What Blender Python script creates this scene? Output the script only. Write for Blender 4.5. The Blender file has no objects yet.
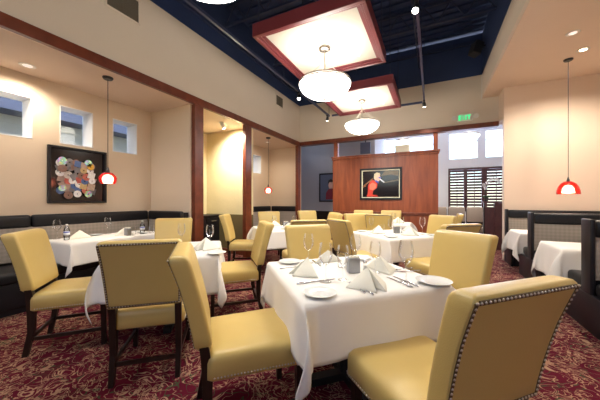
import bpy, bmesh, math, random
from mathutils import Vector, Matrix, noise
random.seed(7)
PI = math.pi
scn = bpy.context.scene
COL = scn.collection

# ------------------------------------------------------------------ helpers
def link(o, parent=None):
    COL.objects.link(o)
    if parent: o.parent = parent
    return o

def empty(name, loc=(0, 0, 0), rz=0.0, label=None, cat=None, group=None):
    o = bpy.data.objects.new(name, None)
    o.empty_display_size = .1
    link(o)
    o.location = loc
    o.rotation_euler = (0, 0, rz)
    tag(o, label, cat, group)
    return o

def tag(o, label=None, cat=None, group=None, kind=None):
    if label: o['label'] = label
    if cat: o['category'] = cat
    if group: o['group'] = group
    if kind: o['kind'] = kind
    return o

def obj(name, bm, mats, parent=None, smooth=False, angle=None):
    bmesh.ops.recalc_face_normals(bm, faces=bm.faces[:])
    me = bpy.data.meshes.new(name)
    bm.to_mesh(me); bm.free()
    if not isinstance(mats, (list, tuple)): mats = [mats]
    for m in mats: me.materials.append(m)
    if smooth:
        for p in me.polygons: p.use_smooth = True
        if angle:
            me.set_sharp_from_angle(angle=math.radians(angle))
    o = bpy.data.objects.new(name, me)
    return link(o, parent)

def struct(name, bm, mats, parent=None, smooth=False, angle=None):
    o = obj(name, bm, mats, parent, smooth, angle)
    if not parent: o['kind'] = 'structure'
    return o

def copy_tree(o, parent=None):
    c = o.copy()
    COL.objects.link(c)
    c.parent = parent
    for ch in list(o.children): copy_tree(ch, c)
    return c

def BM(): return bmesh.new()

def box(bm, x0, x1, y0, y1, z0, z1, bev=0.0, seg=2, mi=0, mat=None):
    r = bmesh.ops.create_cube(bm, size=1)
    vs = r['verts']
    for v in vs:
        v.co = Vector((x0 + (v.co.x + .5) * (x1 - x0), y0 + (v.co.y + .5) * (y1 - y0), z0 + (v.co.z + .5) * (z1 - z0)))
    fs = list({f for v in vs for f in v.link_faces})
    if bev > 0:
        es = list({e for v in vs for e in v.link_edges})
        r2 = bmesh.ops.bevel(bm, geom=es, offset=bev, segments=seg, affect='EDGES', profile=.5)
        fs = list({f for v in r2['verts'] for f in v.link_faces} | {f for f in fs if f.is_valid})
        vs = list({v for f in fs for v in f.verts})
    for f in fs: f.material_index = mi
    if mat is not None:
        for v in vs: v.co = mat @ v.co
    return vs

def tube(bm, pts, r, seg=10, mi=0, cap=True):
    """tube along points, r is a number or list of radii"""
    pts = [Vector(p) for p in pts]
    n = len(pts)
    rs = r if isinstance(r, (list, tuple)) else [r] * n
    rings = []
    for i, p in enumerate(pts):
        a = pts[max(i - 1, 0)]; b = pts[min(i + 1, n - 1)]
        t = (b - a).normalized()
        up = Vector((0, 0, 1)) if abs(t.z) < .95 else Vector((1, 0, 0))
        u = t.cross(up).normalized(); w = t.cross(u).normalized()
        rings.append([bm.verts.new(p + (u * math.cos(2 * PI * k / seg) + w * math.sin(2 * PI * k / seg)) * rs[i]) for k in range(seg)])
    for i in range(n - 1):
        for k in range(seg):
            f = bm.faces.new((rings[i][k], rings[i][(k + 1) % seg], rings[i + 1][(k + 1) % seg], rings[i + 1][k])); f.material_index = mi
    if cap:
        for q in (rings[0], rings[-1]):
            f = bm.faces.new(q); f.material_index = mi

def lathe(bm, prof, seg=24, c=(0, 0, 0), mi=0, closed=False):
    """prof: list of (r,z); spins around z through c"""
    rings = []
    for r, z in prof:
        if r < 1e-5: rings.append([bm.verts.new((c[0], c[1], c[2] + z))])
        else: rings.append([bm.verts.new((c[0] + r * math.cos(2 * PI * k / seg), c[1] + r * math.sin(2 * PI * k / seg), c[2] + z)) for k in range(seg)])
    pr = list(zip(rings[:-1], rings[1:]))
    if closed: pr.append((rings[-1], rings[0]))
    for a, b in pr:
        for k in range(seg):
            k2 = (k + 1) % seg
            if len(a) == 1 and len(b) == 1: continue
            if len(a) == 1: f = bm.faces.new((a[0], b[k], b[k2]))
            elif len(b) == 1: f = bm.faces.new((a[k], b[0], a[k2]))
            else: f = bm.faces.new((a[k], b[k], b[k2], a[k2]))
            f.material_index = mi

def beam(bm, p0, p1, w, h, mi=0, w1=None, h1=None):
    """rectangular bar from p0 to p1"""
    p0 = Vector(p0); p1 = Vector(p1); t = (p1 - p0).normalized()
    up = Vector((0, 0, 1)) if abs(t.z) < .9 else Vector((0, 1, 0))
    u = t.cross(up).normalized(); v = u.cross(t).normalized()
    w1 = w if w1 is None else w1; h1 = h if h1 is None else h1
    q = []
    for p, a, b in ((p0, w, h), (p1, w1, h1)):
        q.append([bm.verts.new(p + u * sx * a / 2 + v * sz * b / 2) for sx, sz in ((-1, -1), (1, -1), (1, 1), (-1, 1))])
    for k in range(4):
        f = bm.faces.new((q[0][k], q[0][(k + 1) % 4], q[1][(k + 1) % 4], q[1][k])); f.material_index = mi
    for r in q: bm.faces.new(r).material_index = mi

def ball(bm, c, r, sub=1, sc=(1, 1, 1)):
    bmesh.ops.create_icosphere(bm, subdivisions=sub, radius=r, matrix=Matrix.Translation(c) @ Matrix.Diagonal((*sc, 1)))

def slab(bm, pts, plane, depth, mi=0):
    """flat polygon (list of 2-D points) pushed to thickness; plane(a,b,d)->3-D point"""
    a = [bm.verts.new(plane(p[0], p[1], 0)) for p in pts]
    b = [bm.verts.new(plane(p[0], p[1], depth)) for p in pts]
    n = len(pts)
    for f in (a, b): bm.faces.new(f).material_index = mi
    for k in range(n):
        bm.faces.new((a[k], a[(k + 1) % n], b[(k + 1) % n], b[k])).material_index = mi

# ------------------------------------------------------------------ materials
def lin(c):
    return tuple(((x / 255) / 12.92 if x / 255 <= .04045 else ((x / 255 + .055) / 1.055) ** 2.4) for x in c)

def nodes(name):
    m = bpy.data.materials.new(name); m.use_nodes = True
    nt = m.node_tree
    return m, nt, nt.nodes['Principled BSDF']

def setc(b, c): b.inputs['Base Color'].default_value = (*c, 1)

def tex_coord(nt, scale=(1, 1, 1), kind='Object'):
    tc = nt.nodes.new('ShaderNodeTexCoord'); mp = nt.nodes.new('ShaderNodeMapping')
    mp.inputs['Scale'].default_value = scale
    nt.links.new(tc.outputs[kind], mp.inputs['Vector'])
    return mp.outputs['Vector']

def mottled(name, c, rough=.6, amt=.08, scale=3, bump=0.0, bscale=60, spec=.5, metal=0, sheen=0, coat=0):
    m, nt, b = nodes(name)
    v = tex_coord(nt)
    n = nt.nodes.new('ShaderNodeTexNoise'); n.inputs['Scale'].default_value = scale; n.inputs['Detail'].default_value = 4
    nt.links.new(v, n.inputs['Vector'])
    r = nt.nodes.new('ShaderNodeMix'); r.data_type = 'RGBA'
    r.inputs[6].default_value = (*[x * (1 - amt) for x in c], 1); r.inputs[7].default_value = (*[min(1, x * (1 + amt)) for x in c], 1)
    nt.links.new(n.outputs['Fac'], r.inputs[0]); nt.links.new(r.outputs[2], b.inputs['Base Color'])
    b.inputs['Roughness'].default_value = rough; b.inputs['Specular IOR Level'].default_value = spec
    b.inputs['Metallic'].default_value = metal
    if sheen: b.inputs['Sheen Weight'].default_value = sheen
    if coat: b.inputs['Coat Weight'].default_value = coat; b.inputs['Coat Roughness'].default_value = .2
    if bump:
        n2 = nt.nodes.new('ShaderNodeTexNoise'); n2.inputs['Scale'].default_value = bscale; n2.inputs['Detail'].default_value = 3
        nt.links.new(v, n2.inputs['Vector'])
        bp = nt.nodes.new('ShaderNodeBump'); bp.inputs['Strength'].default_value = bump; bp.inputs['Distance'].default_value = .01
        nt.links.new(n2.outputs['Fac'], bp.inputs['Height']); nt.links.new(bp.outputs['Normal'], b.inputs['Normal'])
    return m

def emis(name, c, s, base=None):
    m, nt, b = nodes(name)
    setc(b, base or c); b.inputs['Emission Color'].default_value = (*c, 1); b.inputs['Emission Strength'].default_value = s
    b.inputs['Roughness'].default_value = .3
    return m

def wood(name, c1, c2, rough=.35, scale=(1, 1, 1), axis='Z', ws=6.0):
    m, nt, b = nodes(name)
    v = tex_coord(nt, scale)
    n = nt.nodes.new('ShaderNodeTexNoise'); n.inputs['Scale'].default_value = ws; n.inputs['Detail'].default_value = 6; n.inputs['Distortion'].default_value = .6
    nt.links.new(v, n.inputs['Vector'])
    cr = nt.nodes.new('ShaderNodeValToRGB')
    cr.color_ramp.elements[0].position = .3; cr.color_ramp.elements[0].color = (*c1, 1)
    cr.color_ramp.elements[1].position = .7; cr.color_ramp.elements[1].color = (*c2, 1)
    nt.links.new(n.outputs['Fac'], cr.inputs[0]); nt.links.new(cr.outputs[0], b.inputs['Base Color'])
    b.inputs['Roughness'].default_value = rough
    return m

M = {}
M['cream'] = mottled('cream_paint', (.67, .59, .495), .75, .03, 2, .15, 90, .25)
M['cream_alcove'] = mottled('warm_cream_paint', (.67, .54, .40), .6, .03, 2, .12, 90, .3)
M['soffit'] = mottled('peach_ceiling_paint', (.74, .595, .48), .55, .02, 2, .05, 90, .3)
M['yellow_wall'] = mottled('pale_yellow_plaster', (.76, .66, .41), .7, .05, 6, .5, 18, .25)
M['olive'] = mottled('olive_wainscot_paint', (.17, .13, .06), .7, .05, 4, .2, 40, .25)
M['navy'] = mottled('navy_ceiling_paint', (.026, .046, .125), .55, .15, 2, .1, 30, .4)
M['navy_steel'] = mottled('navy_painted_steel', (.020, .033, .09), .45, .1, 4, 0, 30, .5)
M['grey_wall'] = mottled('grey_lavender_paint', (.36, .36, .40), .7, .03, 2, .1, 60, .3)
M['white_paint'] = mottled('white_paint', (.78, .77, .76), .5, .02, 3, 0, 60, .4)
M['burgundy'] = mottled('burgundy_lacquer', (.15, .028, .034), .38, .06, 4, 0, 50, .5)
M['panel_white'] = mottled('white_ceiling_board', (.52, .485, .42), .7, .02, 3, 0, 60, .2)
M['cherry'] = wood('cherry_wood_panel', (.185, .039, .013), (.31, .078, .026), .35, (3, 3, .35), ws=4)
M['cherry_h'] = wood('cherry_wood_trim', (.105, .022, .010), (.185, .042, .017), .35, (1, 1, 1), ws=7)
M['darkwood'] = wood('espresso_wood', (.010, .005, .004), (.022, .011, .008), .3, (6, 6, 1), ws=5)
M['burgwood'] = wood('dark_burgundy_wood', (.05, .012, .014), (.085, .02, .02), .4, (3, 3, 1), ws=5)
M['leather'] = mottled('yellow_leather', (.60, .435, .145), .36, .05, 5, .12, 240, .45)
M['caddy'] = mottled('dull_steel', (.30, .31, .34), .35, .05, 8, metal=1)
M['band'] = mottled('dark_braid', (.10, .065, .025), .6, .05, 5)
M['piping'] = mottled('gold_piping', (.42, .27, .06), .45, .05, 5)
M['nail'] = mottled('antique_nickel', (.62, .57, .50), .28, .1, 20, metal=1)
M['blackvinyl'] = mottled('black_vinyl', (.010, .010, .012), .38, .1, 6, .08, 40, .3)
M['blackwood'] = mottled('black_lacquer', (.010, .009, .012), .4, .1, 6, 0, 40, .3)
M['cloth'] = mottled('white_linen', (.80, .77, .73), .85, .02, 8, .1, 500, .2, sheen=.15)
M['napkin'] = mottled('ivory_linen', (.80, .78, .68), .85, .02, 10, .1, 500, .2, sheen=.15)
M['china'] = mottled('white_china', (.74, .76, .75), .15, .01, 5, spec=.5)
M['steel'] = mottled('polished_steel', (.62, .62, .64), .22, .03, 8, metal=1)
M['nickel'] = mottled('brushed_nickel', (.34, .31, .27), .35, .03, 8, metal=1)
M['blackmetal'] = mottled('black_metal', (.012, .012, .016), .35, .1, 8, spec=.6)
M['track'] = mottled('dark_track_metal', (.10, .12, .22), .3, .1, 8, metal=.8)
M['plastic_black'] = mottled('black_plastic', (.02, .02, .022), .5, .1, 8)
M['white_plastic'] = mottled('white_plastic', (.7, .68, .64), .4, .02, 8)
M['vent'] = mottled('bronze_vent_metal', (.14, .12, .09), .5, .05, 8, metal=.2)
M['beige_vinyl'] = mottled('beige_upholstery', (.46, .38, .30), .6, .05, 6)
M['pedestal'] = mottled('black_iron', (.012, .012, .012), .5, .1, 8)
M['mat_cream'] = mottled('cream_picture_mat', (.70, .66, .50), .8, .02, 8)
M['siding'] = mottled('white_siding_paint', (.72, .76, .74), .6, .03, 2)
M['slate'] = mottled('slate_blue_paint', (.10, .12, .19), .6, .05, 2)
M['petal'] = mottled('white_petal', (.8, .8, .85), .5, .02, 8)
M['leaf'] = mottled('dark_green_leaf', (.02, .05, .015), .4, .1, 8)
M['red'] = mottled('red_print', (.62, .035, .015), .5, .15, 20)
M['pink_red'] = mottled('coral_print', (.72, .17, .10), .5, .1, 30)
M['skin'] = mottled('skin_print', (.70, .45, .36), .6, .05, 8)
M['hair'] = mottled('fair_hair_print', (.62, .52, .36), .6, .2, 40)
M['blue_print'] = mottled('blue_print', (.03, .06, .45), .5, .05, 8)
M['brown_print'] = mottled('brown_print', (.24, .09, .03), .5, .1, 20)
M['white_print'] = mottled('white_print', (.75, .78, .85), .4, .02, 8)
M['crimson_print'] = mottled('crimson_print', (.20, .012, .03), .5, .1, 20)
M['exit_green'] = emis('exit_green_light', (.01, .80, .28), .9, (.0, .25, .08))
M['exit_white'] = mottled('exit_face_plastic', (.72, .62, .56), .5, .02, 8)
M['bowl'] = emis('lit_opal_glass', (1.0, .95, .89), 7.0)
M['bulb'] = emis('lit_bulb', (1.0, .93, .82), 14.0)
M['pend_in'] = emis('lit_white_glass', (1.0, .86, .70), 7.0)
M['lens_dim'] = emis('dim_downlight_lens', (1.0, .9, .85), .5)
M['lens_lit'] = emis('lit_downlight_lens', (1.0, .85, .62), 9.0)

def m_picture_black():
    m, nt, b = nodes('glossy_black_picture'); setc(b, (.012, .008, .010)); b.inputs['Roughness'].default_value = .12
    return m
M['picblack'] = m_picture_black()

def m_redglass():
    m, nt, b = nodes('red_glass'); setc(b, (.55, .008, .012)); b.inputs['Roughness'].default_value = .12
    b.inputs['Emission Color'].default_value = (.8, .01, .015, 1); b.inputs['Emission Strength'].default_value = .35
    return m
M['redglass'] = m_redglass()

def m_glass(name, tint=(1, 1, 1), refl=1.0):
    m = bpy.data.materials.new(name); m.use_nodes = True
    nt = m.node_tree; nt.nodes.clear()
    out = nt.nodes.new('ShaderNodeOutputMaterial'); mix = nt.nodes.new('ShaderNodeMixShader')
    tr = nt.nodes.new('ShaderNodeBsdfTransparent'); tr.inputs[0].default_value = (*tint, 1)
    gl = nt.nodes.new('ShaderNodeBsdfGlossy'); gl.inputs['Roughness'].default_value = .03; gl.inputs[0].default_value = (1, 1, 1, 1)
    lw = nt.nodes.new('ShaderNodeLayerWeight'); lw.inputs[0].default_value = .32
    mu = nt.nodes.new('ShaderNodeMath'); mu.operation = 'MULTIPLY'; mu.inputs[1].default_value = refl
    nt.links.new(lw.outputs['Fresnel'], mu.inputs[0]); nt.links.new(mu.outputs[0], mix.inputs[0])
    nt.links.new(tr.outputs[0], mix.inputs[1]); nt.links.new(gl.outputs[0], mix.inputs[2])
    nt.links.new(mix.outputs[0], out.inputs[0])
    return m
M['glass'] = m_glass('clear_glass', (.98, .985, .99), .65)
M['pane'] = m_glass('window_pane_glass', (.96, .97, .97), .5)
M['bottle'] = m_glass('clear_bottle_plastic', (.88, .92, .95), 1.0)

def m_carpet():
    m, nt, b = nodes('scrollwork_carpet')
    v = tex_coord(nt, (1, 1, 1))
    L = nt.links.new
    def noise_(scale, dist, detail=2, off=(0, 0, 0)):
        mp = nt.nodes.new('ShaderNodeMapping'); mp.inputs['Location'].default_value = off; L(v, mp.inputs['Vector'])
        n = nt.nodes.new('ShaderNodeTexNoise'); n.inputs['Scale'].default_value = scale; n.inputs['Distortion'].default_value = dist; n.inputs['Detail'].default_value = detail; n.inputs['Roughness'].default_value = .45
        L(mp.outputs[0], n.inputs['Vector']); return n.outputs['Fac']
    def band(src, c, w):
        s = nt.nodes.new('ShaderNodeMath'); s.operation = 'SUBTRACT'; L(src, s.inputs[0]); s.inputs[1].default_value = c
        a = nt.nodes.new('ShaderNodeMath'); a.operation = 'ABSOLUTE'; L(s.outputs[0], a.inputs[0])
        r = nt.nodes.new('ShaderNodeMapRange'); r.inputs[1].default_value = w; r.inputs[2].default_value = w * .7; r.inputs[3].default_value = 0; r.inputs[4].default_value = 1
        L(a.outputs[0], r.inputs[0]); return r.outputs[0]
    def mx(a, b_, op='MAXIMUM'):
        k = nt.nodes.new('ShaderNodeMath'); k.operation = op; L(a, k.inputs[0]); L(b_, k.inputs[1]); return k.outputs[0]
    n1 = noise_(5.2, 3.0, 1); n2 = noise_(6.5, 3.4, 1, (4, 2, 0)); n3 = noise_(4.0, 2.6, 1, (9, 7, 0)); gate = noise_(5, .5, 1, (2, 9, 0))
    g1 = nt.nodes.new('ShaderNodeMapRange'); g1.inputs[1].default_value = .44; g1.inputs[2].default_value = .50; L(gate, g1.inputs[0])
    scroll = mx(mx(band(n1, .5, .022), mx(band(n1, .60, .014), g1.outputs[0], 'MULTIPLY')), mx(band(n2, .56, .035), g1.outputs[0], 'MULTIPLY'))
    base = nt.nodes.new('ShaderNodeMix'); base.data_type = 'RGBA'
    base.inputs[6].default_value = (.070, .004, .014, 1); base.inputs[7].default_value = (.135, .008, .024, 1); L(noise_(2.2, 1, 3), base.inputs[0])
    gr = nt.nodes.new('ShaderNodeMix'); gr.data_type = 'RGBA'; L(band(n3, .47, .016), gr.inputs[0]); L(base.outputs[2], gr.inputs[6]); gr.inputs[7].default_value = (.055, .060, .030, 1)
    be = nt.nodes.new('ShaderNodeMix'); be.data_type = 'RGBA'; be.inputs[6].default_value = (.48, .32, .20, 1); be.inputs[7].default_value = (.27, .11, .08, 1); L(noise_(14, 1, 2, (1, 5, 0)), be.inputs[0])
    fin = nt.nodes.new('ShaderNodeMix'); fin.data_type = 'RGBA'; L(scroll, fin.inputs[0]); L(gr.outputs[2], fin.inputs[6]); L(be.outputs[2], fin.inputs[7])
    L(fin.outputs[2], b.inputs['Base Color']); b.inputs['Roughness'].default_value = .95; b.inputs['Specular IOR Level'].default_value = .1
    bp = nt.nodes.new('ShaderNodeBump'); bp.inputs['Strength'].default_value = .4; bp.inputs['Distance'].default_value = .01
    L(noise_(300, 0, 2), bp.inputs['Height']); L(bp.outputs[0], b.inputs['Normal'])
    return m
M['carpet'] = m_carpet()

def m_weave():
    m, nt, b = nodes('grey_diamond_weave')
    v = tex_coord(nt, (1, 1, 1))
    L = nt.links.new
    sp = nt.nodes.new('ShaderNodeSeparateXYZ'); L(v, sp.inputs[0])
    def math_(op, a, c):
        k = nt.nodes.new('ShaderNodeMath'); k.operation = op
        for i, q in enumerate((a, c)):
            if isinstance(q, (int, float)): k.inputs[i].default_value = q
            elif q is not None: L(q, k.inputs[i])
        return k.outputs[0]
    h = math_('ADD', sp.outputs[0], sp.outputs[1])
    s1 = math_('SINE', math_('MULTIPLY', math_('ADD', h, sp.outputs[2]), 62), None)
    s2 = math_('SINE', math_('MULTIPLY', math_('SUBTRACT', h, sp.outputs[2]), 62), None)
    f = math_('MULTIPLY', math_('ADD', math_('MULTIPLY', s1, s2), 1), .5)
    mix = nt.nodes.new('ShaderNodeMix'); mix.data_type = 'RGBA'; L(f, mix.inputs[0])
    mix.inputs[6].default_value = (.27, .23, .19, 1); mix.inputs[7].default_value = (.345, .295, .25, 1)
    L(mix.outputs[2], b.inputs['Base Color']); b.inputs['Roughness'].default_value = .8
    return m
M['weave'] = m_weave()

# ------------------------------------------------------------------ setting
XL, XO, YB, XF = -3.67, -4.76, 7.4, 1.036     # opening wall, outer alcove wall, back wall, soffit face
ZB, ZBT, ZC, ZU, ZD, ZS = 2.92, 3.05, 2.92, 4.17, 5.14, 3.62
YR = -4.0                                      # wall behind the viewer
bm = BM(); box(bm, -5.2, 3.9, YR - .2, 12, -.12, 0); struct('floor', bm, M['carpet'])

# left: upper wall above the opening beam, cream with navy paint on top
bm = BM(); box(bm, XL - .16, XL, YR, YB + .16, ZBT, ZU); box(bm, XL - .16, XL - .012, YR, YB + .16, ZU, ZD, mi=1)
struct('wall_left', bm, [M['cream'], M['navy']])
# outer alcove wall with its small deep windows cut through
wins = [(.62, 1.04), (1.18, 1.60), (1.887, 2.306), (2.591, 3.002), (6.30, 6.887)]
bm = BM(); z0, z1 = 2.08, 2.63; T = .28
for (ya, yb) in ((YR, 3.40), (5.0, YB + .6)): box(bm, XO - T, XO, ya, yb, 0, z0); box(bm, XO - T, XO, ya, yb, z1, 3.3)
ys = [YR] + [q for w in wins[:4] for q in w] + [3.40, 5.0, wins[4][0], wins[4][1], YB + .6]
for i in range(0, len(ys), 2): box(bm, XO - T, XO, ys[i], ys[i + 1], z0, z1)
struct('wall_left_outer', bm, M['cream_alcove'])
for i, (a, b_) in enumerate(wins):
    bm = BM()
    for s in (0, 1):
        box(bm, XO - T, XO + .004, (a, b_ - .012)[s], (a + .012, b_)[s], z0, z1)
    box(bm, XO - T, XO + .004, a, b_, z0, z0 + .012); box(bm, XO - T, XO + .004, a, b_, z1 - .012, z1)
    w = struct('window_%d' % (i + 1), bm, M['white_paint'])
    bm = BM(); box(bm, XO - T + .02, XO - T + .026, a + .012, b_ - .012, z0 + .012, z1 - .012); obj('pane', bm, M['pane'], w)
# alcove ceilings and cross walls
bm = BM(); box(bm, XO, XL - .03, YR, YB, ZC, ZC + .1); box(bm, XO - .4, XO, 3.3, 5.0, ZC, ZC + .1); struct('ceiling_alcove', bm, M['soffit'])
bm = BM(); box(bm, XO - .4, XL - .06, 3.27, 3.40, 0, ZC); struct('wall_alcove_end', bm, M['cream_alcove'])
bm = BM(); box(bm, XO - .4, XL - .06, 4.95, 5.08, .93, ZC); box(bm, XO - .4, XL - .06, 4.945, 5.085, 0, .93, mi=1)
struct('wall_niche', bm, [M['yellow_wall'], M['olive']])
bm = BM(); box(bm, XO - .3, XL - .06, 4.91, 4.945, 0, .12, .005); struct('baseboard_niche', bm, M['cherry_h'])
bm = BM(); box(bm, XO - .4, XO - .3, 3.4, 4.95, 0, ZC); struct('wall_niche_side', bm, M['yellow_wall'])
bm = BM(); box(bm, XO, XL - .03, YB, YB + .15, 0, ZC + .1); struct('wall_far_alcove_end', bm, M['cream_alcove'])
# beams, posts around the openings (cherry)
bm = BM(); box(bm, XL - .03, XL + .03, YR, YB, ZC, ZBT, .004); struct('trim_1', bm, M['cherry_h'])
n = 2
for (a, b_) in ((3.30, 3.49), (4.69, 4.90), (7.22, 7.40), (-1.2, -1.01)):
    bm = BM(); box(bm, XL - .06, XL + .03, a, b_, 0, ZC, .006); struct('trim_%d' % n, bm, M['cherry_h']); n += 1
# back wall above the opening and beam
bm = BM(); box(bm, XL, 1.35, YB, YB + .15, ZBT, ZU); box(bm, XL, XF + .12, YB + .012, YB + .15, ZU, ZD, mi=1)
struct('wall_back', bm, [M['cream'], M['navy']])
bm = BM(); box(bm, XL, 1.35, YB - .04, YB + .15, ZB + .02, ZBT, .006); struct('trim_%d' % n, bm, M['cherry_h']); n += 1
# right: drop face, soffit ceiling, booth wall, return wall
bm = BM(); box(bm, XF, XF + .12, YR, YB, ZS + .1, ZU); box(bm, XF + .012, XF + .12, YR, YB, ZU, ZD, mi=1)
struct('wall_right_upper', bm, [M['cream'], M['navy']])
bm = BM(); box(bm, XF, 3.9, YR, YB + .15, ZS, ZS + .1); struct('ceiling_right', bm, M['soffit'])
bm = BM(); box(bm, 1.35, 3.8, 6.9, 7.05, 0, ZS); box(bm, 1.35, 1.5, 7.05, YB + .15, 3.0, ZS); struct('wall_right_back', bm, M['soffit'])
bm = BM(); box(bm, 3.75, 3.9, YR, 6.9, 0, ZS); struct('wall_right', bm, M['soffit'])
bm = BM(); box(bm, -5.2, 3.9, YR - .15, YR, 0, 2.4); box(bm, -5.2, 3.9, YR - .15, YR, 4.5, ZD)
for (a, b_) in ((-5.2, -3.5), (-1.9, -1.5), (.1, .5), (2.1, 3.9)): box(bm, a, b_, YR - .15, YR, 2.4, 4.5)
struct('wall_front', bm, M['cream'])
for i, (a, b_) in enumerate(((-3.5, -1.9), (-1.5, .1), (.5, 2.1))):  # added windows, unseen behind the viewer, to let fill light in
    bm = BM()
    for q in ((a, a + .05, 2.4, 4.5), (b_ - .05, b_, 2.4, 4.5), (a, b_, 2.4, 2.45), (a, b_, 4.45, 4.5)): box(bm, q[0], q[1], YR - .1, YR - .04, q[2], q[3])
    w = struct('window_%d' % (i + 11), bm, M['white_paint'])
    bm = BM(); box(bm, a + .05, b_ - .05, YR - .075, YR - .07, 2.45, 4.45); obj('pane', bm, M['pane'], w)
bm = BM(); box(bm, XF - .006, XF, YB - .02, YB, ZS, ZU); struct('trim_%d' % n, bm, M['white_paint']); n += 1
# steel deck ceiling with ribs
bm = BM(); box(bm, XL - .16, XF + .12, YR, YB + .15, ZD + .04, ZD + .14)
y = YR
while y < YB:
    box(bm, XL, XF, y, y + .09, ZD, ZD + .05); y += .2
struct('ceiling', bm, M['navy'])
# open web joists
for Y in (.6, 2.35, 4.1, 5.85):
    bm = BM()
    for z in (ZD - .05, ZD - .42):
        beam(bm, (XL, Y, z), (XF, Y, z), .05, .04)
    x = XL; k = 0
    while x < XF - .2:
        za, zb = (ZD - .42, ZD - .05) if k % 2 == 0 else (ZD - .05, ZD - .42)
        tube(bm, [(x, Y, za), (x + .235, Y, zb)], .011, 6); x += .235; k += 1
    struct('trim_%d' % n, bm, M['navy_steel']); n += 1
bm = BM(); beam(bm, (XL + .02, YR, 4.5), (XL + .02, YB, 4.5), .05, .06); beam(bm, (XL, YB - .02, 4.95), (XF, YB - .02, 4.95), .05, .08)
struct('trim_%d' % n, bm, M['navy_steel']); n += 1

# wood partition under the back beam
P = empty('wood_partition', (-1.232, YB, 0), 0, 'tall cherry wood partition wall with crown ledge holding a framed picture', 'partition')
def part(name, bm, m, root, smooth=False, angle=None):
    o = obj(name, bm, m, None, smooth, angle)
    o.parent = root
    o.matrix_parent_inverse = (Matrix.Translation(root.location) @ root.rotation_euler.to_matrix().to_4x4()).inverted()
    return o
bm = BM(); box(bm, -2.60, .14, YB + .02, YB + .14, .1, 2.42)
part('panel', bm, M['cherry'], P)
bm = BM(); box(bm, -2.64, .18, YB - .02, YB + .18, 2.48, 2.52, .008); box(bm, -2.62, .16, YB, YB + .16, 2.42, 2.48, .012)
part('crown_ledge', bm, M['cherry'], P)
bm = BM(); box(bm, -2.60, .14, YB - .01, YB + .02, .88, .95, .01); part('chair_rail', bm, M['cherry_h'], P)
bm = BM(); box(bm, -2.61, .15, YB, YB + .15, 0, .12, .006); part('plinth', bm, M['cherry_h'], P)
for (a, b_) in ((-2.57, -2.45), (.03, .13)):
    bm = BM(); box(bm, a, b_, YB + .02, YB + .14, 2.52, ZB + .02); part('post', bm, M['cherry'], P)

# ------------------------------------------------------------------ room beyond
bm = BM(); box(bm, -5.0, -1.75, 9.3, 9.45, .86, 4.0); box(bm, -5.0, -1.75, 9.27, 9.46, 0, .86, mi=1); box(bm, -1.9, -1.75, 9.45, 11.5, 0, 4.0)
struct('wall_far_left', bm, [M['grey_wall'], M['darkwood']])
bm = BM(); box(bm, -5.16, -5.0, YB, 12, 0, 4.0); struct('wall_far_side', bm, M['grey_wall'])
# window wall
bm = BM()
ups = [(-1.99, -1.27), (-.855, .08), (.55, 1.51), (1.69, 2.55)]
Yw = 11.5
xs = [-2.3] + [q for u in ups for q in u] + [4.0]
box(bm, -2.3, 4.0, Yw, Yw + .15, 3.78, 4.3); box(bm, -2.3, 4.0, Yw, Yw + .15, 2.45, 2.77)
for i in range(0, len(xs), 2): box(bm, xs[i], xs[i + 1], Yw, Yw + .15, 2.77, 3.78)
box(bm, -2.3, 4.0, Yw, Yw + .15, 0, .85); box(bm, -2.3, .55, Yw, Yw + .15, .85, 2.45); box(bm, 2.4, 4.0, Yw, Yw + .15, .85, 2.45)
struct('wall_far_back', bm, M['white_paint'])
for i, (a, b_) in enumerate(ups):
    bm = BM()
    box(bm, a, a + .04, Yw + .03, Yw + .08, 2.77, 3.78); box(bm, b_ - .04, b_, Yw + .03, Yw + .08, 2.77, 3.78)
    box(bm, a, b_, Yw + .03, Yw + .08, 2.77, 2.81); box(bm, a, b_, Yw + .03, Yw + .08, 3.74, 3.78); box(bm, a, b_, Yw + .04, Yw + .07, 3.42, 3.45)
    w = struct('window_%d' % (i + 6), bm, M['white_paint'])
    bm = BM(); box(bm, a + .04, b_ - .04, Yw + .05, Yw + .056, 2.81, 3.74); obj('pane', bm, M['pane'], w)
# shuttered window
w = struct('window_10', (lambda b: (box(b, .55, 2.4, Yw - .03, Yw + .12, 2.38, 2.45), box(b, .55, 2.4, Yw - .03, Yw + .12, .85, .93), box(b, .55, .62, Yw - .03, Yw + .12, .93, 2.38), box(b, 2.30, 2.4, Yw - .03, Yw + .12, .93, 2.38), box(b, 1.05, 1.16, Yw - .03, Yw + .12, .93, 2.38), box(b, 1.60, 1.76, Yw - .03, Yw + .12, .93, 2.38), b)[-1])(BM()), M['burgwood'])
for (a, b_) in ((.62, 1.05), (1.16, 1.60), (1.76, 2.30)):
    bm = BM()
    for k in range(14):
        zc = .985 + k * .104
        R = Matrix.Translation(((a + b_) / 2, Yw + .03, zc)) @ Matrix.Rotation(math.radians(-48), 4, 'X')
        box(bm, -(b_ - a) / 2, (b_ - a) / 2, -.050, .050, -.006, .006, mat=R)
    box(bm, (a + b_) / 2 - .01, (a + b_) / 2 + .01, Yw - .015, Yw - .002, .95, 2.36)
    s = obj('shutter', bm, M['burgwood'], w)
bm = BM(); box(bm, .62, 2.30, Yw + .10, Yw + .106, .93, 2.38); obj('pane', bm, M['pane'], w)
bm = BM(); box(bm, 3.9, 4.05, 6.9, 12, 0, 4.3); struct('wall_far_right', bm, M['white_paint'])
bm = BM(); box(bm, -5.16, 4.05, YB + .15, 12, 3.95, 4.1); struct('ceiling_far', bm, M['white_paint'])
bm = BM(); box(bm, -1.75, 3.9, 10.4, 10.6, 3.72, 3.95); struct('trim_%d' % n, bm, M['white_paint']); n += 1

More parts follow.
